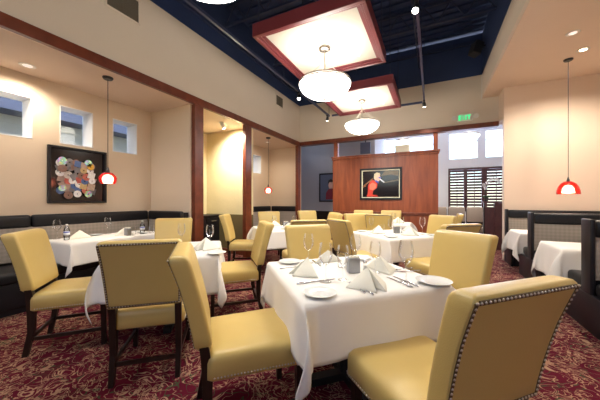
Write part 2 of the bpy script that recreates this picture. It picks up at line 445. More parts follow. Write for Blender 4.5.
# neighbouring space seen through the little windows
bm = BM(); box(bm, -8.2, -8.0, YR, 12, 0, 3.95)
for k in range(14): box(bm, -8.0, -7.985, YR, 12, .3 + k * .26, .3 + k * .26 + .24, .004)
struct('wall_neighbour', bm, M['siding'])
bm = BM(); box(bm, -7.98, -7.5, YR, 12, 3.10, 3.9); box(bm, -7.98, -7.45, YR, 12, 3.06, 3.10); struct('trim_%d' % n, bm, M['slate']); n += 1

# ------------------------------------------------------------------ ceiling coffers
def coffer(Y0, Y1, label):
    X0, X1, z = -2.125, -.642, 3.42
    r = empty('ceiling_coffer', ((X0 + X1) / 2, (Y0 + Y1) / 2, z), 0, label, 'ceiling panel', 'hanging coffer panels')
    def ring(bm, o, w, za, zb, bev=.006):
        box(bm, X0 + o, X1 - o, Y0 + o, Y0 + o + w, za, zb, bev); box(bm, X0 + o, X1 - o, Y1 - o - w, Y1 - o, za, zb, bev)
        box(bm, X0 + o, X0 + o + w, Y0 + o + w, Y1 - o - w, za, zb, bev); box(bm, X1 - o - w, X1 - o, Y0 + o + w, Y1 - o - w, za, zb, bev)
    bm = BM(); ring(bm, 0, .05, z, z + .17); ring(bm, .05, .03, z + .02, z + .15); ring(bm, .08, .045, z + .035, z + .15); 
    part('frame', bm, M['burgundy'], r)
    bm = BM(); box(bm, X0 + .12, X1 - .12, Y0 + .12, Y1 - .12, z + .045, z + .075)
    part('lit_board', bm, M['panel_white'], r)
    bm = BM(); box(bm, X0 + .02, X1 - .02, Y0 + .02, Y1 - .02, z + .15, z + .165); part('backing_board', bm, M['burgundy'], r)
    for x in (X0 + .06, X1 - .06):
        for y in (Y0 + .06, Y1 - .06):
            bm = BM(); tube(bm, [(x, y, z + .16), (x, y, ZD)], .009, 6); part('hanger_rod', bm, M['navy_steel'], r)
    bm = BM(); lathe(bm, [(0, -.012), (.02, -.01), (.028, 0), (.028, .004)], 14, (X1 - .35, Y0 + 1.15, z + .043)); part('sprinkler_cap', bm, M['white_plastic'], r, True)
coffer(2.872, 4.334, 'nearest burgundy framed white ceiling coffer, hung from the navy ceiling')
coffer(5.145, 6.609, 'far burgundy framed white ceiling coffer, close to the back wall')
coffer(.60, 2.06, 'burgundy framed white ceiling coffer over the front table, above the picture')

def bowl_lamp(x, y, ztop, zr, R, label, group='opal bowl pendants', drop=.22, light=9):
    r = empty('bowl_pendant', (x, y, ztop), 0, label, 'pendant lamp', group)
    s = R / .37
    bm = BM(); prof = []
    for k in range(9):
        a = k / 8 * PI / 2
        prof.append((R * math.sin(a) if k else 0, zr - drop + drop * (1 - math.cos(a)) ** .9))
    inner = [(p[0] * .97, p[1] + .006) for p in reversed(prof)]
    lathe(bm, prof + inner, 40, (x, y, 0)); part('glass_bowl', bm, M['bowl'], r, True)
    bm = BM(); lathe(bm, [(R * .985, zr - .012), (R * 1.02, zr - .012), (R * 1.025, zr + .0), (R * .985, zr + .004)], 40, (x, y, 0), closed=True)
    lathe(bm, [(R * .97, zr + .014), (R * 1.0, zr + .014), (R * 1.0, zr + .032), (R * .97, zr + .032)], 40, (x, y, 0), closed=True)
    part('rim_ring', bm, M['nickel'], r, True)
    bm = BM(); tube(bm, [(x, y, zr - drop * .9), (x, y, ztop)], .011 * s, 10); part('stem', bm, M['nickel'], r, True)
    bm = BM(); lathe(bm, [(0, -.05), (.055, -.05), (.085, -.035), (.085, -.012), (.07, -.002), (0, -.001)], 28, (x, y, ztop)); part('canopy', bm, M['nickel'], r, True)
    bm = BM(); lathe(bm, [(0, -.03), (.012, -.024), (.02, -.012), (.026, .004), (0, .006)], 16, (x, y, zr - drop)); part('finial', bm, M['nickel'], r, True)
    for k in range(3):
        a = k * 2 * PI / 3 + .35
        bm = BM(); tube(bm, [(x + .01 * math.cos(a), y + .01 * math.sin(a), zr + .32 * s), (x + R * math.cos(a), y + R * math.sin(a), zr + .01)], .0025, 5)
        part('suspension_wire', bm, M['nickel'], r)
    l = bpy.data.lights.new('bowl_bulbs', 'POINT'); l.energy = light; l.color = (1, .92, .78); l.shadow_soft_size = .16 * s
    lo = bpy.data.objects.new('bowl_bulbs', l); link(lo); lo.location = (x, y, zr + .10)
    l = bpy.data.lights.new('bowl_glow', 'SPOT'); l.energy = light * 10; l.color = (1, .95, .86); l.spot_size = math.radians(168); l.spot_blend = .5; l.shadow_soft_size = .22 * s
    lo = bpy.data.objects.new('bowl_glow', l); link(lo); lo.location = (x, y, zr - drop - .05)
    return r
bowl_lamp(-1.384, 3.60, 3.465, 2.94, .37, 'nearest large opal glass bowl pendant, under the nearest coffer')
bowl_lamp(-1.384, 5.876, 3.465, 2.94, .37, 'second opal glass bowl pendant, under the far coffer')
bowl_lamp(-1.384, 1.33, 3.465, 2.94, .37, 'opal glass bowl pendant over the front table, above the picture', light=3.2)  # added lamp out of view, lights the front tables from above
bowl_lamp(-.80, 9.0, 3.95, 3.12, .26, 'bowl pendant glowing beyond the wood partition, above its ledge', drop=.15, light=6)
bowl_lamp(.95, 9.0, 3.95, 3.12, .26, 'bowl pendant glowing in front of the bright windows at right', drop=.15, light=6)

# ------------------------------------------------------------------ small coloured pendants
def red_pendant(x, y, zc, ztop, R, H, label, dome=False, e=10):
    r = empty('red_glass_pendant', (x, y, ztop), 0, label, 'pendant lamp', 'red glass pendants')
    bm = BM(); lathe(bm, [(0, -.03), (.05, -.03), (.062, -.015), (.062, 0), (0, 0)], 24, (x, y, ztop)); part('canopy', bm, M['blackmetal'], r, True, 40)
    bm = BM(); tube(bm, [(x, y, zc + H * .75), (x, y, ztop - .02)], .0045, 6); part('cord', bm, M['blackmetal'], r)
    bm = BM(); lathe(bm, [(0, H * .5 + .07), (.008, H * .5 + .07), (.022, H * .5 + .01), (.03, H * .42), (0, H * .42)], 16, (x, y, zc)); part('socket_cap', bm, M['blackmetal'], r, True)
    if dome:
        pr = [(.03, H * .5), (R * .36, H * .46), (R * .64, H * .32), (R * .84, H * .08), (R * .96, -H * .22), (R, -H * .5)]
        bulb = [(0, H * .22), (R * .3, H * .16), (R * .48, -H * .05), (R * .56, -H * .42), (0, -H * .46)]
    else:
        pr = [(.03, H * .5), (R * .6, H * .42), (R * .92, H * .15), (R, -.02 * H), (R * .95, -H * .25), (R * .8, -H * .5)]
        bulb = [(0, H * .36), (R * .38, H * .26), (R * .62, H * .05), (R * .64, -H * .15), (R * .52, -H * .47), (0, -H * .5)]
    bm = BM(); lathe(bm, pr, 32, (x, y, zc)); 
    sh = part('red_shade', bm, M['redveil'], r, True)
    bm = BM(); lathe(bm, bulb, 24, (x, y, zc)); part('inner_diffuser', bm, M['pend_in'], r, True)
    l = bpy.data.lights.new('pendant_bulb', 'SPOT'); l.energy = e; l.color = (1, .8, .6); l.spot_size = 2.2; l.spot_blend = .8; l.shadow_soft_size = .04
    lo = bpy.data.objects.new('pendant_bulb', l); link(lo); lo.location = (x, y, zc - H * .55)
def m_veil():
    m = bpy.data.materials.new('clear_red_glass'); m.use_nodes = True
    nt = m.node_tree; nt.nodes.clear()
    out = nt.nodes.new('ShaderNodeOutputMaterial'); mix = nt.nodes.new('ShaderNodeMixShader')
    tr = nt.nodes.new('ShaderNodeBsdfTransparent'); tr.inputs[0].default_value = (1, .36, .26, 1)
    pb = nt.nodes.new('ShaderNodeBsdfPrincipled'); pb.inputs['Base Color'].default_value = (.40, .004, .008, 1); pb.inputs['Roughness'].default_value = .15
    pb.inputs['Emission Color'].default_value = (.75, .008, .012, 1); pb.inputs['Emission Strength'].default_value = .18
    lw = nt.nodes.new('ShaderNodeLayerWeight'); lw.inputs[0].default_value = .62
    nt.links.new(lw.outputs['Facing'], mix.inputs[0]); nt.links.new(tr.outputs[0], mix.inputs[1]); nt.links.new(pb.outputs[0], mix.inputs[2]); nt.links.new(mix.outputs[0], out.inputs[0])
    return m
M['redveil'] = m_veil()
red_pendant(-3.91, 2.07, 1.565, ZC, .102, .150, 'red glass pendant on a long cord over the left alcove table')
red_pendant(-3.88, 5.95, 1.535, ZC, .105, .16, 'small distant red glass pendant in the far alcove')
red_pendant(2.04, 5.98, 1.475, ZS, .150, .215, 'wide dome shaped red glass pendant over the right booths', True, 16)

# recessed downlights
def downlight(x, y, z, lens, label, e=0, spot=2.75, col=(1, .88, .72)):
    r = empty('downlight', (x, y, z), 0, label, 'ceiling light', 'recessed downlights')
    bm = BM(); lathe(bm, [(.045, -.002), (.075, -.004), (.08, 0), (.045, .0)], 24, (x, y, z)); part('trim_ring', bm, M['white_plastic'], r, True)
    bm = BM(); lathe(bm, [(0, -.003), (.045, -.003)], 24, (x, y, z)); part('lens', bm, lens, r)
    if e:
        l = bpy.data.lights.new('downlight_beam', 'SPOT'); l.energy = e; l.color = col; l.spot_size = spot; l.spot_blend = .7; l.shadow_soft_size = .05
        lo = bpy.data.objects.new('downlight_beam', l); link(lo); lo.location = (x, y, z - .03)
downlight(-4.45, 1.45, ZC, M['lens_dim'], 'recessed downlight in the left alcove ceiling above the windows', 45)
downlight(-4.3, -.6, ZC, M['lens_dim'], 'recessed downlight in the left alcove ceiling, beyond the left edge', 45)
downlight(1.778, 5.068, ZS, M['lens_dim'], 'dim recessed downlight in the peach ceiling above the right booths')
downlight(2.12, 5.70, ZS, M['lens_lit'], 'bright recessed downlight beside the right pendant canopy', 170)
downlight(2.2, 2.6, ZS, M['lens_lit'], 'bright recessed downlight over the nearest right booth, out of frame', 110)
downlight(2.2, -.4, ZS, M['lens_lit'], 'bright recessed downlight behind the viewer over the right booths', 14)
downlight(-4.2, 6.4, ZC, M['lens_dim'], 'recessed downlight in the far alcove ceiling near its end', 30)
# small cylinder spot in the niche
r = empty('niche_spotlight', (-4.02, 4.35, ZC), 0, 'small white cylinder spotlight lighting the yellow niche wall', 'spotlight')
bm = BM(); lathe(bm, [(0, 0), (.06, 0), (.06, -.012), (0, -.012)], 20, (-4.02, 4.35, ZC)); part('mount_plate', bm, M['white_plastic'], r, True, 40)
bm = BM(); tube(bm, [(-4.02, 4.35, ZC - .01), (-4.01, 4.41, ZC - .10)], .038, 16); part('lamp_body', bm, M['white_plastic'], r, True, 40)
bm = BM(); tube(bm, [(-4.01, 4.411, ZC - .1), (-4.008, 4.42, ZC - .113)], .032, 16); part('lens', bm, M['bulb'], r)
l = bpy.data.lights.new('niche_beam', 'SPOT'); l.energy = 150; l.color = (1, .93, .76); l.spot_size = 2.3; l.spot_blend = .9; l.shadow_soft_size = .04
lo = bpy.data.objects.new('niche_beam', l); link(lo); lo.location = (-4.0, 4.45, ZC - .14); lo.rotation_euler = (math.radians(38), 0, 0)

# ------------------------------------------------------------------ track lighting
r = empty('track_rail', (-2.52, 3, 3.57), 0, 'dark track light rail running around the hanging coffers', 'track rail')
for (p0, p1) in (((-2.52, YR + .5, 3.57), (-2.52, 6.9, 3.57)), ((-2.44, 6.9, 3.57), (-.20, 6.9, 3.57)), ((-.16, 2.9, 3.57), (-.16, 6.86, 3.57))):
    bm = BM(); beam(bm, p0, p1, .036, .045); part('rail_segment', bm, M['track'], r)
for (x, y) in ((-2.52, 6.88), (-2.52, 4.4), (-.16, 6.88), (-.16, 5.0), (-.16, 3.1), (-2.52, 1.6)):
    bm = BM(); tube(bm, [(x, y, 3.59), (x, y, ZD)], .006, 6); part('hanger_rod', bm, M['navy_steel'], r)
def track_spot(x, y, aim, label, e=35):
    r = empty('track_spotlight', (x, y, 3.545), 0, label, 'track light', 'track spotlights')
    bm = BM(); box(bm, x - .02, x + .02, y - .04, y + .04, 3.51, 3.551, .004); tube(bm, [(x, y, 3.52), (x, y, 3.47)], .008, 8); part('adapter', bm, M['blackmetal'], r)
    a = Vector(aim).normalized(); p = Vector((x, y, 3.455))
    bm = BM(); tube(bm, [p - a * .06, p - a * .03, p + a * .05], [.018, .036, .04], 16); part('lamp_can', bm, M['blackmetal'], r, True, 40)
    bm = BM(); tube(bm, [p + a * .05, p + a * .056], .034, 16); part('lens', bm, M['bulb'], r)
    l = bpy.data.lights.new('track_beam', 'SPOT'); l.energy = e; l.color = (1, .9, .75); l.spot_size = 1.2; l.spot_blend = .6; l.shadow_soft_size = .035
    lo = bpy.data.objects.new('track_beam', l); link(lo); lo.location = p + a * .07; lo.rotation_euler = a.to_track_quat('-Z', 'Y').to_euler()
track_spot(-2.52, 6.75, (-.25, .3, -1), 'lit track head at the far left corner of the rail')
track_spot(-2.52, 5.05, (.1, -.35, -1), 'lit track head on the left rail before the wall vent')
track_spot(-.16, 6.72, (.1, .55, -1), 'track head at the far right corner near the exit sign')
track_spot(-.16, 3.30, (-.2, -.5, -1), 'track head at the near end of the right rail')
track_spot(-2.52, 1.2, (.9, .35, -1), 'track head on the left rail beyond the top edge, nearest the viewer', 25)
# conduits across the deck
for i, (x, zz) in enumerate(((-.30, 4.62), (-.24, 4.62), (-1.9, 4.9))):
    bm = BM(); tube(bm, [(x, YR + .2, zz), (x, YB, zz)], .014, 8)
    tag(obj('conduit_pipe', bm, M['navy_steel'], None, True), ('left pipe of the navy conduit pair under the ceiling', 'right pipe of the navy conduit pair under the ceiling', 'single navy conduit pipe above the coffers')[i], 'pipe', 'ceiling conduits')

# ------------------------------------------------------------------ vents, sign, speaker
def vent(y0, y1, z0, z1, label):
    r = empty('wall_vent', (XL, (y0 + y1) / 2, z0), 0, label, 'vent', 'wall vents')
    bm = BM(); f = .025
    for q in ((y0 - f, y1 + f, z1, z1 + f), (y0 - f, y1 + f, z0 - f, z0), (y0 - f, y0, z0, z1), (y1, y1 + f, z0, z1)): box(bm, XL, XL + .012, q[0], q[1], q[2], q[3], .003)
    part('frame', bm, M['cream'], r)
    bm = BM(); box(bm, XL, XL + .003, y0, y1, z0, z1); k = z0 + .008
    while k < z1 - .01:
        R = Matrix.Translation((XL + .007, (y0 + y1) / 2, k)) @ Matrix.Rotation(.6, 4, 'Y'); box(bm, -.006, .006, -(y1 - y0) / 2, (y1 - y0) / 2, -.001, .001, mat=R); k += .018
    box(bm, XL + .003, XL + .012, (y0 + y1) / 2 - .006, (y0 + y1) / 2 + .006, z0, z1)
    part('grille', bm, M['vent'], r)
vent(1.93, 2.33, 3.735, 4.03, 'large bronze wall vent at the top of the left wall')
vent(6.0, 6.34, 3.79, 4.04, 'small square bronze wall vent near the far left corner')

r = empty('exit_sign', (.70, YB, 3.13), 0, 'lit green EXIT sign with two emergency lamp heads above the opening', 'sign')
bm = BM(); box(bm, .535, .855, YB - .045, YB, 3.125, 3.30, .008); part('housing', bm, M['white_plastic'], r)
bm = BM(); box(bm, .55, .84, YB - .049, YB - .044, 3.14, 3.285); part('lit_face', bm, M['exit_white'], r)
bm = BM(); yy0, yy1 = YB - .053, YB - .048; zb, zt, hh = 3.155, 3.27, .024
def lb(a, b_, c, d_): box(bm, a, b_, yy0, yy1, c, d_)
x = .566; lb(x, x + .02, zb, zt); [lb(x, x + .056, q, q + .02) for q in (zb, (zb + zt) / 2 - .01, zt - .02)]
x = .632
for (p, q) in (((x, zb), (x + .056, zt)), ((x, zt), (x + .056, zb))): beam(bm, (p[0] + .005, YB - .0505, p[1]), (q[0] - .005, YB - .0505, q[1]), .005, .022)
x = .702; lb(x + .004, x + .026, zb, zt)
x = .745; lb(x, x + .066, zt - .022, zt); lb(x + .022, x + .044, zb, zt)
part('exit_letters', bm, M['exit_green'], r)
for x in (.475, .91):
    bm = BM(); tube(bm, [(x, YB, 3.23), (x, YB - .05, 3.225), (x, YB - .10, 3.21)], [.03, .052, .055], 16); part('lamp_head', bm, M['white_plastic'], r, True, 40)
    bm = BM(); beam(bm, (x, YB - .02, 3.21), (.535 if x < .6 else .855, YB - .02, 3.21), .02, .02); part('bracket', bm, M['white_plastic'], r)

r = empty('wall_speaker', (XF, 7.0, 4.6), 0, 'black bracket speaker high on the navy right wall', 'speaker')
bm = BM(); box(bm, -.09, .09, -.1, .1, -.14, .14, .015, mat=Matrix.Translation((XF - .17, 6.95, 4.58)) @ Matrix.Rotation(.5, 4, 'Z') @ Matrix.Rotation(.35, 4, 'Y')); part('cabinet', bm, M['plastic_black'], r)
bm = BM(); beam(bm, (XF - .1, 6.98, 4.62), (XF + .012, 7.0, 4.64), .03, .03); part('bracket', bm, M['blackmetal'], r)

# ------------------------------------------------------------------ pictures
def frame_y(root, x0, x1, z0, z1, y, w, d, mat, name='frame'):
    bm = BM()
    for q in ((x0, x1, z0, z0 + w), (x0, x1, z1 - w, z1), (x0, x0 + w, z0 + w, z1 - w), (x1 - w, x1, z0 + w, z1 - w)):
        box(bm, q[0], q[1], y - d, y, q[2], q[3], .004)
    return part(name, bm, mat, root)
yp = YB + .02
x0, x1, z0, z1 = -1.80, -.70, 1.275, 2.135
r = empty('framed_picture', ((x0 + x1) / 2, yp, z0), 0, 'black framed picture of a person in red at a piano, on the wood partition', 'picture')
frame_y(r, x0, x1, z0, z1, yp, .05, .04, M['blackwood'])
frame_y(r, x0 + .05, x1 - .05, z0 + .05, z1 - .05, yp, .025, .022, M['mat_cream'], 'mat_board')
bm = BM(); box(bm, x0 + .07, x1 - .07, yp - .012, yp, z0 + .07, z1 - .07); art = part('print', bm, M['picblack'], r)
W_, H_ = x1 - x0 - .15, z1 - z0 - .15
pl = lambda a, b_, d: Vector((x0 + .075 + a * W_, yp - .0125 - d, z0 + .075 + b_ * H_))
def ink(name, pts, m, dd=.0015, base=0):
    bm = BM(); slab(bm, pts, lambda a, b_, d: pl(a, b_, d + base), dd); part(name, bm, m, r)
ink('piano_lid_print', [(.02, .45), (.03, .40), (.28, .66), (.30, .74)], M['brown_print'])
ink('piano_lid_print', [(.0, .40), (.0, .37), (.10, .42), (.10, .45)], M['brown_print'])
ink('stage_haze_print', [(.52, .80), (.62, .97), (.98, .97), (.98, .78), (.80, .84)], M['haze'] if 'haze' in M else M['vent'])
ink('trousers_print', [(.12, .02), (.45, .02), (.40, .08), (.25, .10), (.12, .08)], M['red'])
ink('jacket_print', [(.14, .04), (.28, .06), (.30, .24), (.40, .34), (.42, .50), (.36, .60), (.30, .66), (.22, .60), (.16, .46), (.15, .25)], M['red'], .0015, .001)
ink('jacket_pattern_print', [(.20, .30), (.30, .26), (.38, .36), (.38, .50), (.28, .56), (.20, .48)], M['pink_red'], .001, .0026)
ink('face_print', [(.35, .62), (.46, .60), (.51, .70), (.49, .84), (.38, .86), (.34, .74)], M['skin'], .0015, .001)
ink('hair_print', [(.32, .72), (.33, .88), (.40, .94), (.49, .91), (.50, .84), (.42, .82), (.38, .70), (.33, .68)], M['hair'], .0012, .0026)
ink('collar_print', [(.36, .60), (.40, .57), (.46, .52), (.44, .60), (.37, .66)], M['blue_print'], .001, .003)
ink('glasses_print', [(.45, .76), (.52, .75), (.52, .71), (.46, .71)], M['blue_print'], .001, .004)
ink('microphone_print', [(.49, .66), (.60, .54), (.62, .56), (.51, .69)], M['white_print'], .001, .002)
ink('microphone_print', [(.62, .56), (.80, .61), (.99, .65), (.99, .61), (.80, .57), (.62, .53)], M['vent'], .001, .002)

# disc collage in black shadow box on alcove wall
y0, y1, z0, z1 = 1.745, 2.477, 1.225, 2.035
r = empty('disc_collage', (XO, (y0 + y1) / 2, z0), 0, 'black shadow box frame holding a colourful collage of discs', 'picture')
bm = BM()
for q in ((y0, y1, z0, z0 + .03), (y0, y1, z1 - .03, z1), (y0, y0 + .03, z0 + .03, z1 - .03), (y1 - .03, y1, z0 + .03, z1 - .03)):
    box(bm, XO, XO + .055, q[0], q[1], q[2], q[3], .004)
part('frame', bm, M['blackwood'], r)
bm = BM(); box(bm, XO, XO + .015, y0 + .02, y1 - .02, z0 + .02, z1 - .02); part('backing', bm, M['picblack'], r)
cols = [(.5, .12, .08), (.42, .30, .22), (.10, .09, .10), (.55, .5, .45), (.22, .12, .09), (.06, .12, .30), (.75, .72, .68), (.28, .2, .17), (.45, .08, .06), (.16, .15, .16), (.5, .36, .16)]
cm = [mottled('disc_print_%d' % i, c, .3, .5, 35) for i, c in enumerate(cols)]
M['yellow_disc'] = mottled('yellow_disc_print', (.78, .42, .02), .3, .05, 8)
irid = bpy.data.materials.new('iridescent_disc'); irid.use_nodes = True
nt = irid.node_tree; b = nt.nodes['Principled BSDF']; b.inputs['Metallic'].default_value = .6; b.inputs['Roughness'].default_value = .2
tc = nt.nodes.new('ShaderNodeTexCoord'); wv = nt.nodes.new('ShaderNodeTexNoise'); wv.inputs['Scale'].default_value = 26; hs = nt.nodes.new('ShaderNodeCombineColor'); hs.mode = 'HSV'
nt.links.new(tc.outputs['Object'], wv.inputs['Vector']); mr = nt.nodes.new('ShaderNodeMapRange'); mr.inputs[1].default_value = .3; mr.inputs[2].default_value = .7
nt.links.new(wv.outputs['Fac'], mr.inputs[0]); nt.links.new(mr.outputs[0], hs.inputs[0]); hs.inputs[1].default_value = .55; hs.inputs[2].default_value = .8
nt.links.new(hs.outputs[0], b.inputs['Base Color'])
def disc(cy, cz, R, m, d, name='disc'):
    bm = BM(); seg = 24
    f = Matrix.Translation((XO + .016 + d, cy, cz)) @ Matrix.Rotation(PI / 2, 4, 'Y')
    prof = [(R * .16, 0), (R, 0), (R, .003), (R * .16, .003)]
    b2 = BM(); lathe(b2, prof, seg, closed=True)
    for v in b2.verts: v.co = f @ v.co
    b2.normal_update(); bm.free()
    return part(name, b2, m, r)
rnd = random.Random(3)
cy0, cz0 = 2.08, 1.60
k = 0
for gy in range(6):
    for gz in range(6):
        yy = cy0 + (gy - 2.5) * .070 + rnd.uniform(-.028, .028); zz = cz0 + (gz - 2.5) * .078 + rnd.uniform(-.028, .028)
        m = rnd.choice(cm)
        if rnd.random() < .5:
            bm = BM(); s = rnd.uniform(.035, .05)
            box(bm, 0, .003, -s, s, -s, s, mat=Matrix.Translation((XO + .016 + k * .0009, yy, zz)) @ Matrix.Rotation(rnd.uniform(-.5, .5), 4, 'X'))
            part('record_sleeve', bm, m, r)
        else: disc(yy, zz, rnd.uniform(.045, .058), m, k * .0009)
        k += 1
for (yy, zz, m, R) in ((1.90, 1.83, irid, .055), (2.25, 1.78, M['yellow_disc'], .048), (2.22, 1.83, irid, .05), (1.90, 1.44, irid, .045), (2.22, 1.36, irid, .05), (1.97, 1.34, cm[4], .055), (2.08, 1.36, cm[6], .05), (1.90, 1.72, cm[4], .055), (2.27, 1.56, cm[6], .045)):
    disc(yy, zz, R, m, .032)

# portrait beyond the left opening
r = empty('framed_portrait', (-3.4, 9.3, 1.22), 0, 'dark portrait of a person in crimson, partly hidden behind the partition', 'picture')
frame_y(r, -3.79, -2.95, 1.2, 2.26, 9.3, .05, .03, M['blackwood'])
bm = BM(); box(bm, -3.75, -2.99, 9.285, 9.3, 1.24, 2.22); part('print', bm, M['slate'], r)
x0, yp, z0, W_, H_ = -3.82, 9.2975, 1.165, .76, .98
ink('person_print', [(.28, .05), (.95, .05), (.92, .35), (.72, .46), (.42, .44), (.30, .30)], M['crimson_print'])
ink('face_print', [(.46, .46), (.66, .46), (.70, .62), (.62, .74), (.46, .72), (.42, .58)], M['skin'], .0015, .001)
ink('hair_print', [(.40, .62), (.42, .76), (.54, .82), (.70, .76), (.72, .62), (.66, .70), (.48, .70)], M['darkwood'], .0012, .0026)
bm = BM(); box(bm, -3.55, -3.27, 9.27, 9.3, 2.30, 2.75, .01); tag(obj('wall_access_panel', bm, M['grey_wall']), 'flat grey access panel on the grey wall above the portrait', 'panel')

# far room: monitor, box, booth seats, host stand, orchid
r = empty('hanging_monitor', (-2.0, 9.0, 3.95), 0, 'dark monitor hanging beyond the partition ledge, left of the bright windows', 'monitor')
bm = BM(); box(bm, -2.17, -1.83, 8.96, 9.04, 2.83, 3.2, .01); part('screen_case', bm, M['slate'], r)
bm = BM(); tube(bm, [(-2.0, 9.0, 3.2), (-2.0, 9.0, 3.95)], .02, 8); part('pole', bm, M['blackmetal'], r)
bm = BM(); box(bm, -.88, -.52, 7.45, 7.52, 2.52, 2.72, .01); tag(obj('ledge_box', bm, M['napkin']), 'beige box standing on the ledge of the wood partition', 'box')

def far_seat(x0, x1, label):
    r = empty('far_bench_seat', ((x0 + x1) / 2, 9.4, 0), 0, label, 'bench', 'beige bench seats by the shutters')
    bm = BM(); box(bm, x0, x1, 9.30, 9.40, .62, 1.06, .03, 3); part('back_cushion', bm, M['beige_vinyl'], r, True)
    bm = BM(); box(bm, x0, x1, 8.85, 9.30, .36, .50, .03, 3); part('seat_cushion', bm, M['beige_vinyl'], r, True)
    bm = BM(); box(bm, x0 - .012, x1 + .012, 9.40, 9.46, 0, 1.0); box(bm, x0 - .012, x1 + .012, 8.92, 9.40, 0, .36); part('frame', bm, M['darkwood'], r)
far_seat(-.15, .40, 'beige bench seat directly right of the wood partition')
far_seat(.45, .88, 'beige bench seat under the leftmost shutter')
far_seat(.93, 1.33, 'beige bench seat nearest the dark wood screen')
r = empty('booth_screen', (1.5, 8.4, 0), 0, 'dark wood booth screen standing before the shutters, right end', 'screen')
bm = BM(); box(bm, 1.22, 1.50, 8.35, 8.40, .1, 1.08, .006); part('beige_panel', bm, M['burgwood'], r)
bm = BM(); box(bm, 1.20, 1.52, 8.33, 8.47, 1.19, 1.23, .006); part('top_shelf', bm, M['burgwood'], r)
bm = BM(); box(bm, 1.44, 1.85, 8.33, 8.5, 0, 1.19, .006); part('side_panel', bm, M['burgwood'], r)
bm = BM(); box(bm, 1.21, 1.24, 8.35, 8.45, 0, 1.19, .004); part('post', bm, M['darkwood'], r)
r = empty('potted_orchid', (1.27, 8.4, 1.232), 0, 'white orchid standing on the dark booth screen', 'plant')
bm = BM(); lathe(bm, [(0, 0), (.035, 0), (.048, .10), (.042, .10), (.03, .01), (0, .01)], 16, (1.27, 8.4, 1.232)); part('pot', bm, M['plastic_black'], r, True)
bm = BM(); pts = [(1.27, 8.4, 1.3), (1.25, 8.4, 1.5), (1.29, 8.4, 1.7), (1.38, 8.39, 1.80), (1.48, 8.38, 1.80)]
tube(bm, pts, .005, 6); tube(bm, [(1.27, 8.4, 1.3), (1.24, 8.4, 1.5), (1.21, 8.39, 1.66)], .005, 6); part('stem', bm, M['leaf'], r)
bm = BM()
for k in range(5):
    a = k * 1.3; ball(bm, (1.27 + .06 * math.cos(a), 8.4 + .04 * math.sin(a), 1.36), .06, 1, (1, .35, .5))
part('leaves', bm, M['leaf'], r, True)
for (x, z) in ((1.29, 1.72), (1.35, 1.79), (1.42, 1.82), (1.49, 1.79), (1.22, 1.66), (1.25, 1.58), (1.54, 1.74)):
    bm = BM()
    for k in range(5):
        a = k * 2 * PI / 5 + .3
        ball(bm, (x + .028 * math.cos(a), 8.38, z + .028 * math.sin(a)), .022, 1, (1, .3, 1))
    part('blossom', bm, M['petal'], r, True)

# ------------------------------------------------------------------ benches and booths
def bench_parts(r, L, depth=.56, H=1.075, back=.12, two=False, post=True, segs=1):
    """local frame: x from 0..L, seat towards -y, back face at y=0..back"""
    def side(s):
        y = lambda v: v if s > 0 else back - v
        def bx(a, b_, c, d_, e, f_, bev, name, m, sm=True):
            bm = BM(); c, d_ = sorted((y(c), y(d_))); box(bm, a, b_, c, d_, e, f_, bev, 3); 
            o = obj(name, bm, m, r, sm, 40); return o
        for k in range(segs):
            a = .02 + (L - .04) * k / segs; b_ = .02 + (L - .04) * (k + 1) / segs - .004
            bx(a, b_, -.045, .03, H - .165, H - .005, .03, 'head_roll', M['blackvinyl'])
        bx(.02, L - .02, -.02, .03, .50, H - .16, .012, 'woven_back', M['weave'])
        bx(.02, L - .02, -depth, -.02, .35, .48, .035, 'seat_cushion', M['blackvinyl'])
        bx(.03, L - .03, -depth + .03, .02, .08, .35, .004, 'base', M['blackwood'])
        bx(.03, L - .03, -depth + .06, .02, 0, .08, .002, 'toe_kick', M['blackwood'])
    side(1)
    if two: side(-1)
    bm = BM(); box(bm, .03, L - .03, .028, back - .028 if two else back, .0, H - .03); obj('core_panel', bm, M['blackwood'], r)
    if post:
        bm = BM(); box(bm, -.012, .026, -.035, back + (.035 if two else 0), 0, H + .01, .012, 3)
        q = obj('end_post', bm, M['blackwood'], r, True, 40)
        bm = BM(); d2 = depth + .0
        box(bm, -.018, .02, -d2, (back + d2) if two else back, .0, .36, .008); obj('end_panel', bm, M['blackwood'], r, True, 40)
r = empty('booth_bench', (1.372, 6.775, 0), 0, 'black booth bench with grey woven back against the peach wall', 'booth bench', 'right booth benches'); bench_parts(r, 2.3, depth=.42)
r = empty('booth_bench', (1.37, 5.25, 0), 0, 'tall double booth bench between the two right white-clothed tables', 'booth bench', 'right booth benches'); bench_parts(r, 2.3, depth=.46, two=True)
r = empty('booth_bench', (1.37, 3.55, 0), 0, 'nearest double booth bench cut by the right edge', 'booth bench', 'right booth benches'); bench_parts(r, 2.3, depth=.46, two=True)
# left alcove banquettes
r = empty('banquette', (XO + .12, -3.2, 0), PI / 2, 'long black banquette with grey woven back under the disc collage', 'banquette', 'left alcove banquettes'); bench_parts(r, 6.335, H=1.085, post=False, segs=4)
r = empty('banquette', (XO + .13, 3.145, 0), 0, 'short banquette on the end wall of the left alcove', 'banquette', 'left alcove banquettes'); bench_parts(r, .90, depth=.06, H=1.085, post=False)
r = empty('banquette', (XO + .12, 5.10, 0), PI / 2, 'banquette along the outer wall of the far alcove', 'banquette', 'left alcove banquettes'); bench_parts(r, 2.135, H=1.085, post=False, segs=2)
r = empty('banquette', (XO + .13, 7.275, 0), 0, 'banquette against the end wall of the far alcove', 'banquette', 'left alcove banquettes'); bench_parts(r, .90, depth=.08, H=1.085, post=False)

